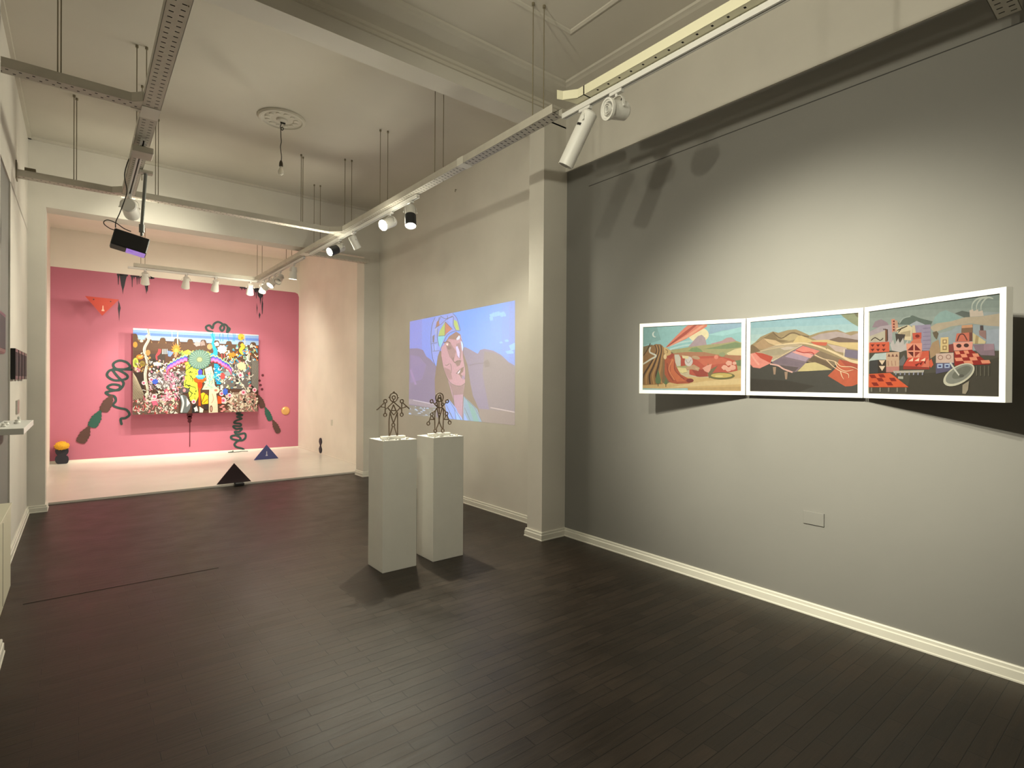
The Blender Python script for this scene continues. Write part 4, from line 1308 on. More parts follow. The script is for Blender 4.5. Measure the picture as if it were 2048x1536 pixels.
blk([(262, 718), (392, 712), (392, 910), (262, 915)], (200, 168, 145)); [a.poly([(275 + i * 38, 760), (290 + i * 38, 730), (305 + i * 38, 760)], (120, 80, 70)) for i in range(3)]; [a.line([(280 + i * 36, 800), (285 + i * 36, 850)], 8, (168, 128, 112)) for i in range(3)]; blk([(262, 860), (392, 856), (392, 912), (262, 915)], (190, 130, 125))
blk([(392, 800), (440, 740), (460, 790), (430, 850), (392, 850)], (110, 108, 112)); blk([(330, 900), (640, 893), (635, 915), (340, 925)], (185, 178, 170)); [a.line([(360 + i * 44, 915), (358 + i * 44, 942)], 12, (150, 150, 172)) for i in range(7)]; blk([(380, 955), (432, 955), (432, 982), (380, 978)], (180, 178, 170))
blk([(92, 932), (300, 920), (485, 1062), (90, 1062)], (220, 98, 62))
for (x, y) in ((180, 934), (165, 972), (115, 1016), (255, 1012), (290, 970), (92, 940)):
    blk([(x, y), (x + 55, y - 2), (x + 78, y + 32), (x + 24, y + 33)], (140, 44, 34))
[a.line([(118 + i * 85, 1066), (118 + i * 85, 1108)], 16, (130, 126, 116)) for i in range(5)]; [a.line([(1160 + i * 40, 850), (1160 + i * 40, 950)], 12, (96, 92, 82)) for i in range(4)]
# dish
a.ell(985, 938, 172, 88, (205, 202, 186), rot=-.52, n=30); a.ell(988, 932, 150, 72, (138, 140, 134), rot=-.52, n=30); a.ell(1010, 915, 105, 46, (112, 114, 106), rot=-.52, n=24)
a.line([(898, 818), (945, 890), (992, 952)], [18, 16, 12], (206, 206, 200)); a.poly([(1020, 1040), (1085, 1000), (1075, 1090), (1050, 1130), (1018, 1125)], (160, 150, 134)); a.ell(1010, 950, 26, 16, (90, 90, 84))
a.build('picture', fR, M['paint'])

# --- projected film frame on the white wall --------------------------
# its four corners in the photograph
n1 = V((-1, 0, 0))
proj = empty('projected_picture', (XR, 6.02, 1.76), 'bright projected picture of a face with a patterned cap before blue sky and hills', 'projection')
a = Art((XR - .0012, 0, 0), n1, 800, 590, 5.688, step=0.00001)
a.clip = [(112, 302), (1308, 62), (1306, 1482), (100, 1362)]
cols = [(150, 165, 225), (142, 172, 232), (138, 182, 244), (118, 182, 250), (105, 182, 252), (108, 184, 252), (118, 184, 246), (125, 180, 240), (132, 175, 230)]
xs = [100, 250, 400, 560, 720, 880, 1030, 1160, 1240, 1320]
for i in range(9):
    a.poly([(xs[i], 40), (xs[i + 1] + 1, 20), (xs[i + 1] + 1, 900), (xs[i], 900)], cols[i])
for (cx, cy, rx, ry) in ((1060, 230, 45, 22), (1110, 215, 60, 26), (1170, 220, 40, 30), (1040, 265, 22, 30), (1215, 520, 26, 14), (1290, 590, 50, 40), (1250, 650, 50, 22), (1150, 540, 20, 12)):
    a.ell(cx, cy, rx, ry, (158, 208, 248), n=9, jag=.15)
HL = (150, 140, 178)
a.poly([(100, 610), (200, 606), (262, 625), (300, 700), (350, 735), (395, 790), (430, 830), (430, 1500), (100, 1500)], HL)
a.poly([(700, 640), (735, 588), (790, 615), (885, 668), (910, 625), (960, 612), (1060, 632), (1150, 680), (1240, 765), (1320, 810), (1320, 1500), (700, 1500)], (156, 148, 180))
a.poly([(960, 640), (1080, 660), (1150, 700), (1240, 780), (1320, 830), (1320, 1500), (1050, 1500), (940, 900)], (160, 152, 164))
a.poly([(120, 680), (220, 700), (300, 800), (250, 960), (120, 1000)], (158, 146, 190)); a.line([(120, 850), (150, 940), (180, 1020)], 22, (178, 158, 200), 3)
a.poly([(100, 1180), (300, 1220), (420, 1240), (420, 1290), (100, 1240)], (172, 165, 180)); a.line([(150, 1195), (300, 1225), (400, 1245)], 10, (205, 200, 210))
a.poly([(100, 1250), (420, 1290), (420, 1500), (100, 1500)], (150, 150, 150)); a.poly([(860, 1290), (1320, 1330), (1320, 1500), (900, 1500)], (166, 156, 158)); a.line([(1030, 1280), (1160, 1305), (1308, 1335)], 12, (205, 195, 195))
rr = random.Random(8)
for i in range(60): a.ell(rr.uniform(110, 400), rr.uniform(1270, 1400), rr.uniform(8, 22), rr.uniform(4, 10), rr.choice([(176, 190, 205), (140, 140, 138), (165, 172, 168), (190, 205, 225)]), n=7, jag=.2)
a.line([(790, 805), (860, 782), (950, 775)], 7, (132, 122, 150), 3); a.ell(990, 780, 34, 44, (140, 130, 146), n=9, jag=.12)
# hair, neck
a.poly([(440, 640), (420, 760), (395, 960), (400, 1130), (420, 1300), (560, 1420), (640, 1300), (760, 1280), (900, 1420), (900, 1300), (830, 1150), (800, 1000), (770, 800), (700, 600)], (150, 132, 122))
a.poly([(545, 960), (740, 980), (720, 1130), (725, 1300), (710, 1430), (640, 1380), (610, 1200)], (198, 170, 190)); a.poly([(560, 1000), (640, 1035), (730, 1010), (722, 1130), (610, 1140), (580, 1060)], (176, 148, 160))
a.line([(600, 1100), (625, 1320)], 6, (110, 100, 120)); a.line([(720, 1140), (710, 1420)], 5, (110, 100, 120))
# scarf
a.poly([(510, 1230), (560, 1190), (640, 1290), (700, 1440), (600, 1430), (540, 1400)], (158, 190, 238)); a.poly([(725, 1150), (790, 1210), (880, 1300), (930, 1445), (800, 1440), (720, 1440)], (150, 186, 205)); a.poly([(760, 1190), (850, 1300), (900, 1440), (840, 1440)], (140, 190, 190))
a.poly([(620, 1290), (700, 1390), (720, 1440), (640, 1430)], (170, 205, 245)); a.poly([(730, 1340), (780, 1440), (730, 1440)], (165, 195, 235))
for l in ([(520, 1240), (600, 1400)], [(560, 1200), (700, 1425)], [(620, 1290), (640, 1420)], [(730, 1160), (850, 1280), (935, 1440)], [(735, 1280), (800, 1430)], [(560, 1330), (610, 1420)]): a.line(l, 5, (95, 110, 140))
# face
a.poly([(470, 600), (500, 560), (540, 500), (640, 430), (690, 450), (715, 560), (722, 700), (745, 860), (740, 1000), (690, 1035), (620, 1025), (555, 975), (500, 850), (470, 700)], (206, 172, 186))
a.poly([(500, 560), (560, 470), (640, 415), (690, 450), (690, 500), (640, 510), (560, 500)], (172, 138, 140)); a.poly([(520, 560), (570, 540), (640, 640), (610, 760), (560, 700)], (180, 148, 160)); a.poly([(640, 560), (680, 540), (700, 640), (690, 740), (650, 700)], (180, 150, 165))
a.poly([(500, 820), (570, 850), (600, 960), (560, 960), (510, 880)], (184, 150, 162)); a.poly([(635, 590), (655, 580), (680, 650), (676, 720), (655, 690)], (218, 212, 245)); a.poly([(620, 760), (700, 745), (680, 800), (650, 812)], (160, 128, 138))
a.poly([(690, 520), (715, 540), (722, 620), (710, 640)], (205, 225, 250)); a.poly([(640, 500), (670, 460), (685, 470), (680, 500), (650, 515)], (220, 226, 240))
a.line([(500, 545), (540, 530), (575, 550)], 14, (140, 108, 112), 3); a.poly([(525, 555), (550, 550), (548, 575), (530, 572)], (240, 225, 215)); a.ell(560, 600, 26, 22, (160, 130, 140))
a.line([(610, 710), (605, 740), (625, 770), (650, 750), (690, 745)], 7, (92, 70, 82), 4); a.line([(512, 795), (535, 800), (562, 780)], 6, (92, 70, 82), 3); a.line([(575, 780), (585, 830), (580, 890)], 6, (100, 78, 90), 3)
a.poly([(640, 890), (680, 850), (725, 820), (720, 870), (690, 900), (725, 930), (700, 950), (680, 910)], (150, 112, 118)); a.poly([(655, 885), (690, 845), (680, 880), (660, 900)], (230, 222, 232)); a.line([(640, 895), (680, 850), (728, 818)], 6, (70, 52, 62), 3); a.poly([(700, 930), (730, 910), (738, 960), (710, 955)], (180, 160, 190))
a.line([(470, 700), (500, 850), (555, 975), (620, 1025), (690, 1035), (740, 1005)], 6, (120, 96, 110), 4); a.line([(692, 500), (722, 570), (718, 690), (745, 860), (738, 960)], 5, (110, 100, 125), 4)
# cap
a.poly([(402, 255), (450, 240), (600, 208), (640, 250), (670, 330), (685, 405), (610, 410), (540, 460), (500, 530), (460, 610), (430, 700), (405, 790), (380, 740), (355, 600), (355, 440), (370, 320)], (160, 180, 232))
for p_, c in (([(420, 300), (445, 290), (450, 345), (405, 375)], (190, 138, 118)), ([(455, 400), (512, 310), (512, 460), (435, 465)], (190, 205, 130)), ([(515, 305), (595, 385), (530, 440), (515, 460)], (205, 140, 122)),
              ([(435, 470), (512, 465), (460, 600), (435, 560)], (150, 215, 225)), ([(615, 280), (650, 300), (678, 400), (640, 400), (612, 330)], (195, 210, 130)), ([(540, 280), (600, 250), (605, 330), (590, 360)], (168, 188, 240)),
              ([(370, 470), (395, 450), (388, 540), (372, 540)], (130, 128, 150)), ([(395, 380), (430, 370), (420, 440), (400, 450)], (178, 190, 225)), ([(380, 570), (420, 560), (410, 640), (385, 640)], (172, 195, 240))):
    a.poly(p_, c)
for l in ([(402, 255), (370, 330), (354, 440), (358, 620), (378, 740), (402, 800)], [(600, 208), (645, 260), (672, 340), (690, 405)], [(460, 240), (520, 270), (600, 240)], [(395, 380), (470, 330), (540, 270), (610, 245)], [(450, 250), (405, 380)], [(515, 305), (512, 462)], [(435, 468), (515, 462)], [(515, 305), (598, 390)],
          [(610, 250), (605, 340), (640, 402)], [(685, 406), (615, 412), (545, 450), (500, 530), (465, 610), (452, 660)], [(430, 380), (425, 480), (445, 580)], [(360, 555), (425, 540)], [(372, 640), (450, 632)], [(385, 560), (395, 640)], [(470, 240), (440, 300)], [(540, 235), (545, 280)]):
    a.line(l, 6, (98, 110, 138), 4)
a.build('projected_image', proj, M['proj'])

# ------------------------------------------------------------------ big canvas in front of the pink wall
YC = 12.49
nb = V((0, -1, 0))
q00, q10, q11, q01 = [hit(u, v, (0, YC, 0), nb) for u, v in ((266, 656), (517.5, 669.5), (516.5, 823), (265.5, 829.5))]
cx0, cx1 = (q00.x + q01.x) / 2, (q10.x + q11.x) / 2
cz0, cz1 = (q01.z + q11.z) / 2, (q00.z + q10.z) / 2
cv = empty('canvas_painting', ((cx0 + cx1) / 2, YC, cz0), 'large crowded multicoloured canvas standing off the pink wall', 'painting')
m = MB(); m.box((cx0, YC + .001, cz0), (cx1, YC + .035, cz1)); m.build('stretcher', M['frame'], cv)
m = MB()
for x in (cx0 + .4, cx1 - .4):
    for z in (cz0 + .3, cz1 - .3): m.box((x - .02, YC + .034, z - .02), (x + .02, YE + .001, z + .02))
m.build('wall_bracket', M['black'], cv)
a = Art((0, YC, 0), nb, 255, 645, 7.447, step=0.000008)
backc = [(cx0, YC, cz0), (cx1, YC, cz0), (cx1, YC, cz1), (cx0, YC, cz1)]
def inv(x, z):
    d = V((x, YC, z)) - CAM
    k = d.dot(fw)
    return ((1024 + FPX * d.dot(RT) / k - 255) * 7.447, (768 - FPX * d.dot(UP) / k - 645) * 7.447)
a.mb.face(backc, 0, lin((92, 62, 50)))
a.clip = [inv(cx0, cz1), inv(cx1, cz1), inv(cx1, cz0), inv(cx0, cz0)]
rr = random.Random(21)
WHT, CRM, PNK, HOT, BRN, DRK = (245, 245, 240), (240, 230, 205), (240, 170, 190), (235, 110, 140), (105, 75, 62), (52, 44, 44)
# sky bands
def ys(x): return 90 + (x - 85) * .05
for i, c in enumerate(((190, 215, 250), (150, 185, 245), (110, 145, 235), (165, 195, 240))):
    a.poly([(70, ys(70) + i * 38 - 20), (1970, ys(1970) + i * 38 - 20), (1970, ys(1970) + 160), (70, ys(70) + 160)], c)
a.poly([(70, 85), (1970, 180), (1970, 200), (70, 108)], (225, 235, 250))
# scalloped brown trees under the sky
for cx in (105, 310, 525, 735, 935, 1130, 1325, 1510, 1690, 1870):
    y = ys(cx) + 118 - (40 if cx < 200 else 0)
    a.poly([(cx - 95, y + 110), (cx - 60, y + 90), (cx - 38, y + 10), (cx - 20, y - 4), (cx + 20, y - 4), (cx + 38, y + 10), (cx + 60, y + 90), (cx + 95, y + 110), (cx + 95, y + 190), (cx - 95, y + 190)], (100, 70, 52))
    a.line([(cx + 45, y + 60), (cx + 60, y + 98), (cx + 100, y + 118), (cx + 140, y + 98), (cx + 160, y + 60)], 9, (170, 135, 95), 4)
a.poly([(70, 300), (1970, 340), (1970, 420), (70, 420)], (98, 70, 55))
for i in range(4): a.poly([(1235 - 6 + i * 6, 170), (1300 + i * 80, 165), (1310 + i * 80, 250), (1260, 255)], (90, 195, 240)) if i < 1 else None
a.line([(1270, 150), (1265, 200), (1285, 240), (1270, 330), (1310, 420), (1300, 490)], [14, 18, 26, 40, 60, 80], (40, 170, 215), 5)
for x in (1380, 1420, 1500, 1570, 1600): a.line([(x, 160), (x + rr.uniform(-14, 14), 210), (x + rr.uniform(-20, 20), 280)], 9, (40, 160, 215), 4)
# tall drips of white paint
for xs_, w0 in (((300, 90, 320, 240, 250, 400, 290, 600, 260, 800, 300, 1000, 280, 1140), 40), ((750, 110, 745, 220, 750, 380, 735, 460), 14), ((660, 105, 665, 230), 8), ((1810, 440, 1790, 600, 1810, 800, 1800, 1000, 1810, 1100), 44), ((530, 520, 540, 640, 520, 760), 36), ((1745, 180, 1750, 330), 10)):
    pts = [(xs_[i], xs_[i + 1]) for i in range(0, len(xs_), 2)]
    a.line(pts, [w0 * rr.uniform(.7, 1.3) for _ in pts], CRM, 5); a.line([(p[0] + w0 * .15, p[1]) for p in pts], w0 * .22, (150, 150, 150), 5)
for x, y, r in ((210, 275, 26), (320, 225, 40), (300, 200, 30)): a.ell(x, y, r, r * .8, CRM, n=9, jag=.12)
# dark left field, stripes left and right
a.poly([(70, 740), (240, 740), (260, 1150), (70, 1150)], (60, 45, 40))
for i in range(22): a.line([(75, 740 + i * 19), (75 + min(170, 60 + i * 9), 790 + i * 19 + 40)], 7, (205, 190, 165))
a.poly([(1840, 520), (1960, 520), (1955, 1000), (1830, 1000)], (52, 44, 44))
for i in range(20): a.line([(1845, 500 + i * 22), (1950, 590 + i * 22)], 7, (180, 175, 170))
# shapes on the left
for cx, cy, rx, ry, c in ((115, 330, 34, 44, (205, 145, 60)), (185, 512, 56, 36, (215, 130, 45)), (185, 512, 30, 15, (235, 180, 90)), (120, 600, 44, 76, (190, 205, 90)), (120, 600, 22, 46, (150, 165, 70)), (220, 615, 40, 46, (140, 120, 50)), (150, 705, 45, 36, (240, 150, 175)), (150, 705, 16, 12, (215, 80, 120)), (305, 450, 36, 44, (175, 135, 80)), (490, 690, 26, 52, (200, 150, 70))):
    a.ell(cx, cy, rx, ry, c)
a.poly([(330, 470), (560, 460), (560, 760), (400, 740), (330, 620)], (70, 58, 55))
a.line([(480, 395), (470, 450), (430, 500), (440, 560)], [40, 44, 26, 14], (215, 70, 80), 4)
for i in range(4): a.line([(525 + i * 22, 395), (520 + i * 22, 470)], 9, WHT); a.line([(537 + i * 22, 395), (532 + i * 22, 470)], 7, DRK)
a.poly([(600, 420), (690, 440), (640, 510), (605, 500)], (120, 150, 230))
a.ell(725, 400, 62, 78, (232, 140, 50), n=26, jag=.28); a.ell(725, 420, 30, 34, (245, 180, 80), n=16, jag=.2); a.line([(725, 440), (710, 520)], 34, (235, 150, 120))
a.poly([(380, 600), (440, 585), (500, 600), (510, 640), (450, 650), (390, 635)], WHT)
a.ell(1040, 320, 50, 36, (190, 165, 170), n=10, jag=.15); a.ell(1120, 310, 40, 40, (160, 140, 140), n=9, jag=.2); a.ell(1330, 320, 38, 32, WHT, n=9, jag=.15); a.ell(1225, 360, 40, 44, (205, 155, 110))
# yellow coral and centre
a.poly([(840, 430), (900, 405), (950, 430), (940, 480), (850, 480), (800, 460)], (225, 230, 70))
a.poly([(860, 560), (980, 640), (1060, 700), (1040, 900), (1060, 1100), (1020, 1180), (930, 1160), (900, 1000), (830, 950), (850, 820), (870, 700)], (222, 235, 75))
for i in range(60):
    x, y = rr.uniform(850, 1040), rr.uniform(600, 1150)
    a.ell(x, y, rr.uniform(6, 14), rr.uniform(4, 9), (40, 45, 30), rot=rr.uniform(0, 3), n=6)
for i in range(6): a.line([(rr.uniform(850, 1000), 600 + i * 90), (rr.uniform(850, 1020), 650 + i * 90), (rr.uniform(850, 1030), 700 + i * 90)], 9, (40, 50, 30), 4)
a.poly([(1150, 690), (1250, 650), (1290, 800), (1300, 960), (1230, 1000), (1110, 1000), (1180, 860)], (225, 238, 200))
for i in range(26): a.line([(rr.uniform(1120, 1300), rr.uniform(700, 980)), (rr.uniform(1120, 1300), rr.uniform(700, 980))], 6, rr.choice([(90, 200, 190), (240, 245, 200), (150, 220, 160)]))
a.poly([(1290, 610), (1350, 620), (1400, 760), (1390, 920), (1330, 920), (1290, 800)], (20, 160, 215))
for i in range(36): a.ell(rr.uniform(1290, 1395), rr.uniform(640, 915), 9, 5, rr.choice([(15, 60, 130), (120, 220, 250)]), rot=rr.uniform(0, 3), n=6)
a.poly([(1200, 450), (1320, 470), (1300, 500), (1210, 490)], (60, 180, 225)); a.poly([(1500, 580), (1600, 540), (1640, 560), (1560, 610)], (40, 165, 215)); a.ell(1770, 435, 60, 36, (70, 160, 225), n=12, jag=.2)
# dense random figures, by field
def scatter(n, x0, y0, x1, y1, cols_, r0=6, r1=20, jag=.3):
    n = int(n * .62); r0 *= 1.25; r1 *= 1.5
    for i in range(n):
        x, y = rr.uniform(x0, x1), rr.uniform(y0, y1)
        c = rr.choice(cols_)
        if rr.random() < .45: a.ell(x, y, rr.uniform(r0, r1), rr.uniform(r0, r1) * .7, c, rot=rr.uniform(0, 3), n=8, jag=jag, rnd=rr)
        else:
            pts = [(x, y)]
            for k in range(3): pts.append((pts[-1][0] + rr.uniform(-30, 30), pts[-1][1] + rr.uniform(-34, 34)))
            a.line(pts, rr.uniform(7, 16), c, 3)
a.poly([(330, 730), (860, 720), (830, 1000), (340, 980)], (118, 104, 108))
scatter(260, 330, 730, 840, 990, [WHT, WHT, (190, 180, 185), DRK, (215, 130, 165), (150, 140, 145)])
scatter(50, 550, 720, 700, 900, [(200, 110, 150), (240, 180, 205), DRK], 8, 16)
a.poly([(90, 1150), (760, 1060), (760, 1360), (80, 1380)], (112, 92, 84))
scatter(300, 90, 1150, 740, 1360, [WHT, CRM, BRN, (225, 200, 190), (235, 140, 150), (190, 60, 60)], 6, 16)
a.poly([(360, 1080), (470, 1150), (450, 1220), (380, 1240), (350, 1160)], (235, 110, 145)); a.line([(270, 1180), (500, 1140), (640, 1090), (760, 1060)], 16, (245, 215, 225), 4)
scatter(60, 520, 1010, 740, 1160, [(235, 100, 150), (245, 190, 215), HOT], 8, 22)
a.poly([(1400, 620), (1840, 560), (1830, 1000), (1400, 980)], (112, 104, 104))
scatter(210, 1390, 560, 1830, 1000, [WHT, WHT, CRM, (70, 150, 190), DRK, (215, 205, 200), (230, 120, 130), (200, 215, 140)])
a.poly([(1560, 1040), (1900, 1040), (1940, 1330), (1450, 1340), (1540, 1200)], (150, 124, 112))
scatter(320, 1450, 1040, 1930, 1325, [CRM, (225, 195, 175), (150, 110, 90), DRK, (235, 150, 150), (240, 235, 220)], 6, 15)
scatter(110, 1450, 340, 1930, 560, [WHT, (235, 200, 80), (225, 120, 50), (90, 170, 220), (140, 190, 150), (240, 235, 225)], 6, 18)
scatter(60, 780, 440, 1240, 520, [(225, 230, 90), (240, 240, 190), (150, 190, 110)], 6, 16)
scatter(90, 330, 560, 860, 740, [WHT, WHT, (215, 200, 190), (200, 150, 90), (235, 160, 180), DRK], 7, 18)
scatter(120, 240, 980, 800, 1160, [WHT, (245, 200, 215), HOT, (180, 170, 170), DRK, CRM], 7, 18)
scatter(40, 90, 400, 330, 720, [CRM, (170, 150, 110), (215, 150, 80), (150, 120, 90)], 6, 14)
scatter(60, 1150, 700, 1420, 1000, [WHT, (225, 240, 210), (120, 210, 215), CRM], 6, 16)
# animals and flowers
a.ell(1690, 215, 48, 52, (240, 200, 70), n=12, jag=.08); a.ell(1705, 230, 14, 20, (200, 150, 40)); a.line([(1690, 320), (1720, 360), (1680, 420), (1720, 480)], [44, 60, 46, 22], (240, 200, 70), 4)
a.ell(1410, 400, 70, 62, (248, 248, 248), n=16, jag=.12); a.line([(1400, 470), (1405, 540)], 12, (225, 80, 90)); a.line([(1440, 470), (1445, 530)], 12, (225, 80, 90))
a.ell(1560, 480, 62, 34, (235, 140, 50), n=14, jag=.25); a.ell(1700, 650, 62, 62, (240, 215, 175), n=18, jag=.14); a.ell(1415, 800, 36, 52, (225, 80, 80), n=14, jag=.18)
for cx, cy, r in ((355, 850, 36), (240, 900, 30), (400, 1105, 40), (1680, 785, 36), (1400, 1060, 34), (1425, 1160, 46), (1725, 1040, 38), (1890, 1005, 32), (1520, 1085, 34), (985, 1180, 32)):
    a.ell(cx, cy, r, r * 1.05, (250, 215, 225)); a.ell(cx, cy, r * .62, r * .6, (240, 130, 165)); a.ell(cx, cy, r * .28, r * .25, (190, 50, 90))
a.ell(410, 880, 46, 40, (70, 100, 215), n=14, jag=.16); a.ell(1455, 1030, 40, 50, (70, 105, 215), n=12, jag=.16); a.ell(1500, 760, 60, 40, (150, 165, 175), n=10, jag=.1)
# orange tree, yellow trunk
a.poly([(975, 830), (1180, 830), (1150, 870), (1110, 900), (1110, 960), (1085, 1000), (1090, 1240), (1055, 1240), (1060, 1000), (1045, 950), (1050, 900), (1000, 880)], (232, 95, 25))
a.ell(1078, 930, 36, 50, (205, 60, 20)); a.poly([(1090, 1060), (1130, 1040), (1200, 1090), (1200, 1210), (1110, 1220)], (248, 205, 40)); a.line([(1110, 1180), (1150, 1080), (1195, 1060)], 10, (150, 90, 10), 3); a.line([(1130, 1200), (1190, 1140)], 9, (150, 90, 10))
a.poly([(1340, 1090), (1400, 1110), (1400, 1210), (1340, 1210)], (232, 85, 30))
# mushroom of the middle: blue stem and dish
a.poly([(1010, 800), (1160, 800), (1120, 845), (1050, 845)], (40, 170, 215)); a.ell(1085, 800, 72, 22, (110, 215, 240)); a.ell(1080, 740, 32, 44, (75, 75, 215)); a.line([(1030, 700), (1040, 760), (1030, 800)], 8, (190, 230, 110), 3); a.line([(1135, 700), (1130, 760), (1145, 800)], 8, (190, 230, 110), 3)
# grey totem and cream totem
a.poly([(770, 1070), (830, 1075), (880, 1100), (940, 1220), (930, 1290), (890, 1345), (780, 1345), (800, 1200)], (112, 118, 122)); a.line([(800, 1090), (830, 1200), (800, 1340)], 26, (240, 240, 240), 4); a.poly([(880, 1120), (930, 1200), (880, 1260)], (245, 245, 245))
a.ell(840, 1010, 84, 44, (88, 84, 86)); a.ell(845, 1010, 22, 26, (235, 150, 160)); a.line([(800, 975), (740, 960)], 14, (205, 150, 100))
a.poly([(1215, 1000), (1290, 980), (1320, 1060), (1340, 1200), (1345, 1340), (1210, 1345), (1210, 1160)], (236, 215, 190)); a.ell(1310, 1010, 60, 50, (238, 220, 195)); a.ell(1315, 1010, 26, 18, (220, 130, 110)); a.ell(1245, 1285, 22, 52, (120, 70, 55)); a.ell(1245, 1285, 11, 34, (210, 165, 150)); a.line([(1260, 1060), (1280, 1140), (1250, 1200)], 7, (190, 140, 110), 4)
for i in range(5): a.ell(rr.uniform(1370, 1440), 1240 + i * 20, 24, 12, (240, 150, 150))
a.poly([(960, 1240), (1010, 1200), (1060, 1340), (960, 1345)], (45, 42, 44)); a.ell(1020, 1290, 30, 40, WHT, n=9, jag=.2); a.poly([(1070, 1250), (1130, 1290), (1120, 1340), (1070, 1340)], (245, 240, 230)); a.ell(1170, 1260, 40, 40, (60, 48, 48))
# rainbow arms
def wave(pts, offs, col, w):
    out = []
    P3 = spline([(p[0], p[1], 0) for p in pts], 14)
    for i, p in enumerate(P3):
        out.append((p.x, p.y + offs + sin(i * .85) * 9))
    a.line(out, w, col)
lp = [(885, 515), (790, 545), (690, 600), (610, 650), (590, 720)]
rp_ = [(1245, 520), (1340, 540), (1430, 600), (1500, 640), (1545, 715)]
for P_ in (lp, rp_):
    wave(P_, -30, (205, 240, 160), 16); wave(P_, -18, (90, 205, 140), 12); wave(P_, 0, (95, 90, 215), 30); wave(P_, 22, (205, 110, 220), 22); wave(P_, 42, (245, 140, 190), 20); wave(P_, 58, (225, 70, 110), 14)
# green rosette
for rad, c in ((168, (92, 128, 118)), (150, (120, 150, 140))):
    a.ell(1072, 552, rad, rad * .87, c, n=44, jag=.07)
for i in range(22):
    t = 2 * pi * i / 22
    a.line([(1072 + cos(t) * 52, 552 + sin(t) * 46), (1072 + cos(t) * 148, 552 + sin(t) * 128)], [10, 26], (128, 158, 148)); a.line([(1072 + cos(t + .14) * 52, 552 + sin(t + .14) * 46), (1072 + cos(t + .14) * 155, 552 + sin(t + .14) * 135)], [4, 8], (66, 100, 92))
a.ell(1072, 552, 50, 44, (122, 140, 110)); a.ell(1072, 552, 34, 30, (215, 205, 140), n=14, jag=.06); a.ell(1072, 552, 14, 12, (235, 180, 120))
a.build('picture', cv, M['canvas'])

# ------------------------------------------------------------------ painted and cut out figures on the pink wall
SC = 3.658
def WP(q, off=0.0): return hit(90 + q[0] / SC, 520 + q[1] / SC, (0, YE - off, 0), nb)


def ribbon(name, pts, w, mat, label, cat, off=.0078, sm=6, th=.004, group=None, extra=None, parent=None):
    P = spline([WP(p, off) for p in pts], sm) if sm else [WP(p, off) for p in pts]
    m = MB()
    vs, fs = [], []
    ws = w if isinstance(w, (list, tuple)) else [w] * len(P)
    for i in range(len(P)):
        t = (P[min(i + 1, len(P) - 1)] - P[max(i - 1, 0)])
        t = t.normalized() if t.length > 1e-6 else V((1, 0, 0))
        s = V((-t.z, 0, t.x)) * ws[min(i, len(ws) - 1)] / 2
        lift = V((0, -1, 0)) * (.00004 * (i % 40))
        vs += [P[i] - s + lift, P[i] + s + lift, P[i] + s + V((0, th, 0)), P[i] - s + V((0, th, 0))]
    for i in range(len(P) - 1):
        b = i * 4
        for k in range(4): fs.append((b + k, b + (k + 1) % 4, b + 4 + (k + 1) % 4, b + 4 + k))
    fs.append((0, 1, 2, 3)); fs.append((len(vs) - 1, len(vs) - 2, len(vs) - 3, len(vs) - 4))
    m.mesh(vs, fs)
    for q in ([P[0], P[-1]] + ([WP(e, off) for e in extra] if extra else [])):
        m.lathe([(.0005, .0), (ws[0] / 2, 0), (ws[0] / 2, -th)], q + V((0, -.0002, 0)), (0, -1, 0), 12)
    o = m.build(name, mat, parent)
    if parent is None: tag(o, label, cat, group)
    return o


ribbon('mural_squiggle', [(645, 802), (600, 800), (520, 795), (500, 760), (545, 735), (600, 750), (620, 785), (560, 802), (480, 805), (455, 845), (510, 880), (590, 870), (602, 845), (550, 810), (495, 800), (530, 850), (575, 900), (545, 948), (490, 948), (458, 930), (492, 910), (545, 918), (540, 945), (475, 960), (445, 970), (470, 988), (508, 998), (518, 1030), (498, 1062), (540, 1082), (595, 1095), (618, 1130), (590, 1155), (555, 1162), (560, 1200)], .041, M['teal'],
       'dark teal looping line painted left of the canvas', 'mural painting')
ribbon('mural_squiggle', [(1225, 525), (1190, 515), (1178, 490), (1205, 478), (1225, 500), (1235, 470), (1265, 453), (1298, 468), (1312, 495), (1295, 520), (1282, 495), (1308, 470), (1335, 488), (1332, 530), (1352, 505), (1335, 490)], .041, M['teal'],
       'dark teal curls painted above the canvas like hair', 'mural painting')
ribbon('mural_squiggle', [(1430, 1112), (1402, 1125), (1445, 1135), (1405, 1148), (1440, 1160), (1400, 1175), (1385, 1192), (1430, 1198), (1428, 1215), (1378, 1215), (1398, 1236), (1440, 1232), (1420, 1256), (1388, 1256), (1410, 1276), (1460, 1268), (1467, 1298), (1438, 1320), (1372, 1310), (1362, 1290), (1400, 1284), (1432, 1308), (1402, 1330), (1386, 1350), (1402, 1368), (1448, 1382), (1456, 1400)], .041, M['teal'],
       'dark teal zigzag and loops painted below the canvas down to the floor', 'mural painting')
# its loose end lying on the white floor
m = MB()
e0 = hit(477, 905.5, (0, 0, ZS), V((0, 0, 1))); e1 = hit(508, 905.5, (0, 0, ZS), V((0, 0, 1)))
m.tube(spline([(2.55, YE - .02, .05), (2.55, YE - .06, ZS + .008), (2.44, YE - .14, ZS + .006), (2.62, YE - .16, ZS + .006), (2.72, YE - .10, ZS + .006), (2.82, YE - .16, ZS + .006)], 6), .007, 6)
tag(m.build('cord_end', M['teal'], smooth=True), 'dark cord end lying on the white floor under the zigzag line', 'cord')


def drip(label, polys):
    m = MB()
    for p in polys:
        pts = [WP(q, .0045) for q in p]
        m.prism(pts, (0, .004, 0))
    tag(m.build('paint_drip', M['ink']), label, 'mural painting', 'black paint drips on the pink wall')


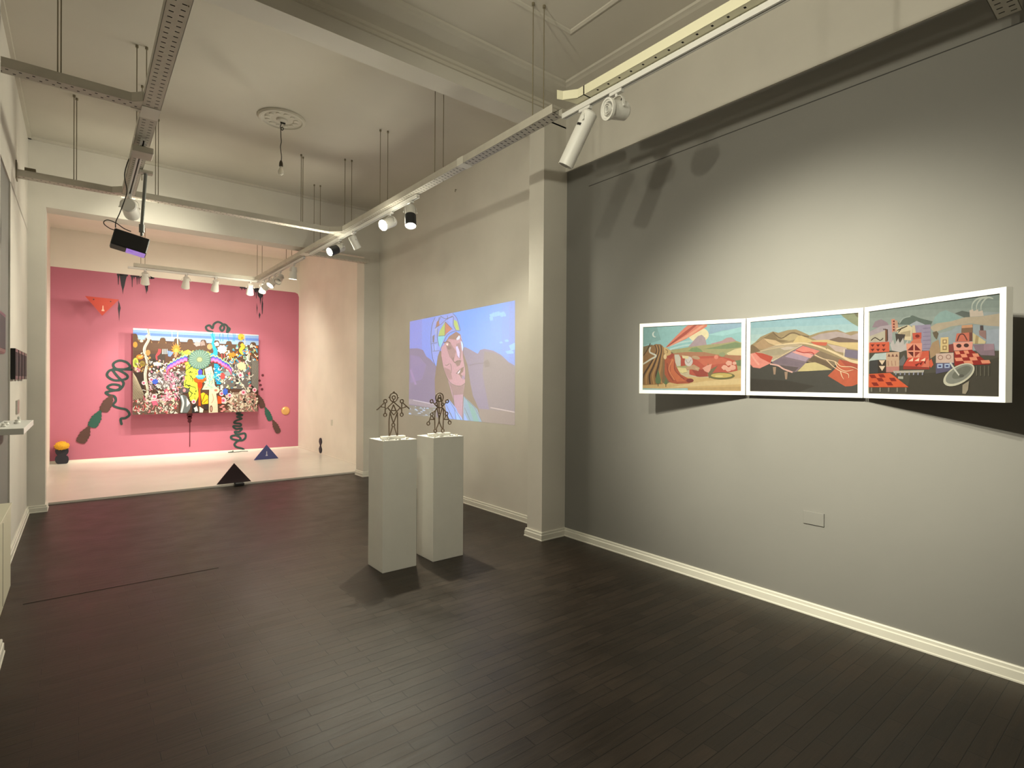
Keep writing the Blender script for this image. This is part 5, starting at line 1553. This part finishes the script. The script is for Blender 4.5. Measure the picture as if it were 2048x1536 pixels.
def comb(x0, y0, x1, y1, drips, base=10):
    """top bar with drips hanging from it: list of (x, half width, length)"""
    n = []
    top = [(x0, y0), (x1, y1)]
    low = [(x1, y1 + base)]
    for (x, hw, ln) in sorted(drips, key=lambda d: -d[0]):
        yb = y0 + (y1 - y0) * (x - x0) / (x1 - x0) + base
        low += [(x + hw, yb), (x + hw * .45, yb + ln * .35), (x + hw * .28, yb + ln * .93), (x, yb + ln), (x - hw * .28, yb + ln * .93), (x - hw * .45, yb + ln * .35), (x - hw, yb)]
    low.append((x0, y0 + base))
    return top + low


drip('black dripping paint at the top of the pink wall, leftmost of the three', [comb(526, 100, 607, 107, [(537, 8, 70)], 12), [(545, 104), (603, 108), (592, 140), (582, 190), (574, 215), (570, 252), (565, 215), (557, 185), (550, 140)]])
drip('black paint drips atop the pink wall behind the left lamp, widest of three', [comb(625, 111, 800, 128, [(638, 7, 78), (652, 6, 16), (674, 6, 55), (688, 6, 50), (704, 5, 20), (718, 5, 40), (750, 8, 100)], 10), [(715, 122), (765, 128), (757, 180), (748, 215), (742, 250), (736, 215), (728, 180)], [(770, 118), (797, 130), (782, 140), (768, 136)]])
drip('black paint drips atop the pink wall behind the corner lamps, rightmost of three', [comb(1425, 196, 1600, 212, [(1440, 5, 14), (1462, 5, 10), (1483, 6, 40), (1498, 5, 38), (1508, 5, 28), (1535, 6, 50), (1546, 6, 66), (1592, 6, 70)], 10), [(1548, 205), (1600, 210), (1595, 262), (1582, 280), (1576, 330), (1571, 280), (1556, 260)], [(1588, 280), (1596, 320), (1592, 390), (1588, 400), (1585, 340)], [(1549, 315), (1555, 350), (1551, 400), (1548, 350)], [(1569, 382), (1577, 400), (1569, 432), (1564, 402)]])
m = MB(); m.prism([WP(q, .0045) for q in [(536, 295), (546, 318), (554, 352), (547, 380), (543, 450), (539, 395), (533, 355), (537, 325)]], (0, .004, 0))
tag(m.build('paint_drip', M['ink']), 'small black leaf shaped drip right of the red triangle', 'mural painting')


def bead_chain(label, segs):
    root = None
    for (p0, p1, wd, mat) in segs:
        A, B = WP(p0, .0135), WP(p1, .0135)
        d = B - A; L = d.length; d.normalize(); s = V((-d.z, 0, d.x))
        if s.x < 0: s = -s
        lft, rgt = [], []
        N = 30
        for i in range(N + 1):
            t = i / N
            w_ = wd * (.10 + .90 * min(1, (t / .45)) ** .8) * (1 if t < .86 else sqrt(max(0.05, 1 - ((t - .86) / .14) ** 2)))
            saw = 1 + .34 * ((i % 5) / 5.0)
            lft.append(A + d * (L * t) - s * w_ * .5 * saw)
            rgt.append(A + d * (L * t) + s * w_ * .5 * saw)
        if root is None:
            root = empty('mural_chain', A, label, 'mural painting')
        m = MB(); m.prism(lft + rgt[::-1], (0, .005, 0))
        o = m.build('scalloped_link', mat, root)
        tag(o, 'green link' if mat is M['green'] else 'brown link')
    return root


bead_chain('chain of brown and green scalloped links like an arm, left of the canvas', [((492, 985), (425, 1110), .135, M['brown']), ((408, 1098), (340, 1225), .135, M['green']), ((325, 1215), (256, 1340), .135, M['brown'])])
bead_chain('chain of brown and green scalloped links like an arm, right of the canvas', [((1560, 985), (1597, 1082), .105, M['brown']), ((1610, 1075), (1652, 1176), .10, M['green']), ((1665, 1168), (1712, 1266), .105, M['brown'])])
# hanging maroon spindle
sp = empty('mural_spindle', WP((1058, 1150)), 'maroon beaded spindle with a long thin stem under the canvas', 'mural painting')
m = MB()
for y, r in ((1132, .052), (1155, .044), (1178, .036)): m.lathe([(.0005, 0), (r, 0), (r, -.006)], WP((1058, y), .007), (0, -1, 0), 20)
m.build('bead', M['maroon'], sp)
m = MB(); A, B = WP((1060, 1182), .006), WP((1061, 1366), .006); m.box((A.x - .008, A.y - .001, B.z), (A.x + .008, A.y + .004, A.z)); m.build('stem', M['maroon'], sp)
for k, (x, y, lab) in enumerate(((1593, 843, 'topmost dark red dot of four right of the canvas'), (1570, 882, 'second dark red dot touching the canvas edge'), (1577, 915, 'third dark red dot right of the canvas'), (1588, 946, 'lowest dark red dot of four right of the canvas'))):
    m = MB(); m.lathe([(.0005, .0), (.027, 0), (.027, -.006)], WP((x, y), .008), (0, -1, 0), 20)
    tag(m.build('mural_dot', M['maroon']), lab, 'dot', 'dark red dots beside the canvas')
# gold disc
m = MB(); c = WP((1760, 1103), .0); m.lathe([(.0, .035), (.05, .033), (.08, .022), (.092, .008), (.095, 0), (.095, -.004), (.0005, -.004)], V((c.x, YE - .003, c.z)), (0, -1, 0), 32)
tag(m.build('wall_disc', M['gold'], smooth=True), 'shiny gold disc on the right part of the pink wall', 'wall ornament')


# ------------------------------------------------------------------ triangles
def triangle(name, label, pts, th, mat, markmat=None, mark=None, group='triangle boards around the mural'):
    c = sum((V(p) for p in pts), V()) / 3
    root = empty(name, (c.x, c.y, min(p[2] for p in pts)), label, 'triangle board', group)
    m = MB(); m.prism(pts, (0, th, 0)); m.build('board', mat, root)
    if mark:
        cx, cz, s = mark
        y = c.y - .0015
        m = MB()
        m.prism([(cx - .007 * s, y, cz + .055 * s), (cx + .007 * s, y, cz + .055 * s), (cx + .009 * s, y, cz - .01 * s), (cx + .022 * s, y, cz - .03 * s), (cx + .020 * s, y, cz - .045 * s), (cx - .020 * s, y, cz - .045 * s), (cx - .022 * s, y, cz - .03 * s), (cx - .009 * s, y, cz - .01 * s)], (0, .003, 0))
        tag(m.build('bottle_mark', markmat, root), 'pale bottle shaped mark')
    return root


yr = 12.32
P = [hit(u, v, (0, yr, 0), nb) for u, v in ((170, 592), (238, 599), (204.5, 631.5))]
rt_ = triangle('triangle_board', 'red downward pointing triangle board at the upper left of the pink wall', P, .012, M['red'], M['redmark'], (P[2].x + .01, P[2].z + .13, 1.0))
m = MB()
for p in ((P[0].x * .75 + P[1].x * .25, P[0].z - .05), (P[0].x * .25 + P[1].x * .75, P[1].z - .05)):
    m.tube([(p[0], yr - .006, p[1]), (p[0], YE, p[1])], .010, 10)
tag(m.build('wall_spacer', M['black'], rt_), 'black spacer')
yb_ = 11.12
P = [hit(u, v, (0, yb_, 0), nb) for u, v in ((508, 922.5), (557, 918.5), (533.5, 889.5))]
zmin = ZS + .001
P = [V((P[0].x, yb_, zmin)), V((P[1].x, yb_, zmin)), P[2]]
rt_ = triangle('triangle_board', 'blue triangle board standing on the white floor', P, .018, M['blue'], M['whitemark'], (P[2].x + .0, .13, .9))
m = MB(); m.prism([(P[2].x - .02, yb_ + .018, ZS + .001), (P[2].x - .02, yb_ + .14, ZS + .001), (P[2].x - .02, yb_ + .018, .2)], (.04, 0, 0)); m.build('rear_strut', M['blue'], rt_)
ybk = 8.83
P = [hit(u, v, (0, ybk, 0), nb) for u, v in ((433.5, 971.5), (502.5, 963.5), (468.5, 926.5))]
P = [V((P[0].x, ybk, zmin)), V((P[1].x, ybk, zmin)), P[2]]
rt_ = triangle('triangle_board', 'plum black triangle board standing at the front edge of the white floor', P, .018, M['darkboard'])
m = MB(); m.prism([(P[2].x - .02, ybk + .018, ZS + .001), (P[2].x - .02, ybk + .14, ZS + .001), (P[2].x - .02, ybk + .018, .2)], (.04, 0, 0)); m.build('rear_strut', M['darkboard'], rt_)
m = MB(); f0 = hit(473, 975, (0, 0, 0), V((0, 0, 1))); m.box((f0.x, 8.66, 0), (f0.x + .125, 8.75, .045), bev=.008)
tag(m.build('floor_block', M['black']), 'small black block on the dark floor below the plum triangle', 'block')

# ------------------------------------------------------------------ pots
def blob8(name, label, mk, cat='pot'):
    pass
yp = 12.62
pot = empty('flower_pot', (-.25, yp, ZS), 'flat black pot with a yellow woolly flower in the left corner of the pink room', 'flower pot')
def PP(q): return hit(60 + q[0] / 7.68, 840 + q[1] / 7.68, (0, yp, 0), nb)
o8 = [(405, 405), (430, 415), (490, 430), (545, 405), (575, 400), (592, 425), (590, 465), (570, 495), (555, 512), (585, 530), (596, 575), (585, 615), (560, 635), (480, 642), (425, 642), (395, 618), (383, 575), (395, 535), (420, 512), (395, 480), (385, 440)]
pts = spline([PP(q) for q in o8], 3, closed=True)
dz = ZS + .001 - min(p.z for p in pts)
m = MB(); m.prism([p + V((0, 0, dz)) for p in pts], (0, .05, 0)); m.build('pot_body', M['ink'], pot)
m = MB(); c = PP((488, 365)) + V((0, .02, dz)); R_ = .10
prof = [(sin(pi * k / 12) * R_ if 0 < k < 12 else .0005, -cos(pi * k / 12) * R_ * .72) for k in range(13)]
m.lathe(prof, c, (0, 0, 1), 24)
rp = random.Random(2)
for i in range(90):
    th, ph = rp.uniform(0, 2 * pi), math.acos(rp.uniform(-1, 1))
    q = c + V((sin(ph) * cos(th) * R_, sin(ph) * sin(th) * R_ * .8, cos(ph) * R_ * .72))
    m.lathe([(.0005, -.014), (.012, -.006), (.014, .004), (.0005, .014)], q, q - c, 6)
m.build('flower_head', M['yellow'], pot, smooth=True)
c = V((XAR, 11.25, 0))
pts = []
for k in range(28):
    t = 2 * pi * k / 28
    pts.append((sin(t) * .075 * (abs(cos(t)) ** .25 * .9 + .12) * (1.25 - .5 * (abs(cos(t)) < .25)), cos(t) * .158))
m = MB(); m.prism([(XAR - .02, 11.25 + p[0], .205 + p[1]) for p in pts], (.021, 0, 0))
tag(m.build('wall_cutout', M['ink']), 'small black figure of eight cut-out low on the right wall of the pink room', 'wall ornament')
m = MB(); m.box((XAR - .010, 10.60, .66), (XAR + .001, 10.68, .78), bev=.003)
tag(m.build('wall_socket', M['trim']), 'small socket plate on the right wall of the pink room', 'socket')

# ------------------------------------------------------------------ grey wall
pl = [(1.495, .603), (1.628, .603), (1.628, .692), (1.495, .692)]
m = MB(); m.box((XG - .009, 1.497, .606), (XG + .001, 1.628, .693), bev=.002)
tag(m.build('blank_cover_plate', M['grey']), 'grey painted blank cover plate low on the grey wall', 'cover plate')
m = MB(); m.tube([(XR + .002, 6.3, 3.42), (XR - .02, 6.3, 3.42)], .004, 6)
q = hit(913, 380, (XR, 0, 0), n1); m = MB(); m.tube([V((XR + .002, q.y, q.z)), V((XR - .02, q.y, q.z + .004)), V((XR - .022, q.y, q.z - .03))], .004, 6)
tag(m.build('wall_hook', M['rod']), 'small dark hook high on the white wall', 'hook')

# ------------------------------------------------------------------ left wall
for k in range(4):
    y0 = 6.37 + k * .335
    root = empty('framed_picture', (XL + .01, y0 + .13, 1.545), ('narrow black framed picture on the left wall, nearest of the four', 'second narrow black framed picture on the left wall', 'third narrow black framed picture on the left wall', 'narrow black framed picture on the left wall, farthest of the four')[k], 'picture', 'black framed pictures on the left wall')
    m = MB(); m.box((XL + .001, y0, 1.545), (XL + .034, y0 + .27, 1.815), bev=.002); m.build('frame', M['pframe'], root)
    m = MB(); m.box((XL + .033, y0 + .03, 1.575), (XL + .036, y0 + .24, 1.785)); m.build('picture', M['purple'], root)
m = MB(); m.box((XL - .001, 6.88, 1.215), (XL + .014, 7.10, 1.345), bev=.003)
tag(m.build('wall_plate', M['steel']), 'bright metal switch plate on the left wall below the black pictures', 'switch plate')
root = empty('framed_picture', (XL, 5.2, 1.74), 'dark framed picture with rounded corners at the very left edge', 'picture')
m = MB(); m.box((XL - .0115, 4.85, 1.735), (XL + .03, 5.62, 2.045), bev=.012); m.build('frame', M['pframe'], root)
m = MB(); m.box((XL + .029, 4.89, 1.77), (XL + .032, 5.58, 2.01)); m.build('picture', M['purple'], root)
root = empty('wall_shelf', (XL + .08, 5.5, 1.165), 'white wall shelf at the left edge', 'shelf')
m = MB(); m.box((XL - .0115, 5.03, 1.165), (-.30, 6.02, 1.208), bev=.002); m.build('board', M['shelf'], root)
rk = random.Random(7)
for k, (y, r, h) in enumerate(((5.42, .016, .03), (5.55, .018, .035), (5.24, .015, .028), (5.70, .012, .05))):
    m = MB(); m.lathe([(.0005, 0), (r, 0), (r * 1.1, h * .3), (r * .7, h * .6), (r * .85, h * .85), (.0005, h)], (XL + .05 + (k % 2) * .05, y, 1.2085), (0, 0, 1), 14)
    tag(m.build('figurine', M['plinth'], smooth=True), ('small white figurine on the left shelf, third from its near end', 'small white figurine on the left shelf, second from its far end', 'small white figurine nearest the front end of the left shelf', 'small slim white figurine at the far end of the left shelf')[k], 'figurine', 'white figurines on the shelf')
root = empty('low_cabinet', (XL + .03, 5.2, 0), 'cream low cabinet against the left wall below the shelf', 'cabinet')
m = MB(); m.box((XL - .0115, 4.25, 0), (-.40, 5.50, .60), bev=.003); m.build('cabinet_body', M['cream'], root)
m = MB(); m.box((XL - .0115, 4.24, .60), (-.393, 5.51, .62), bev=.002); m.build('top_board', M['cream'], root)
m = MB(); m.box((-.4005, 4.96, .02), (-.3985, 4.965, .58)); m.build('door_gap', M['dark'], root)
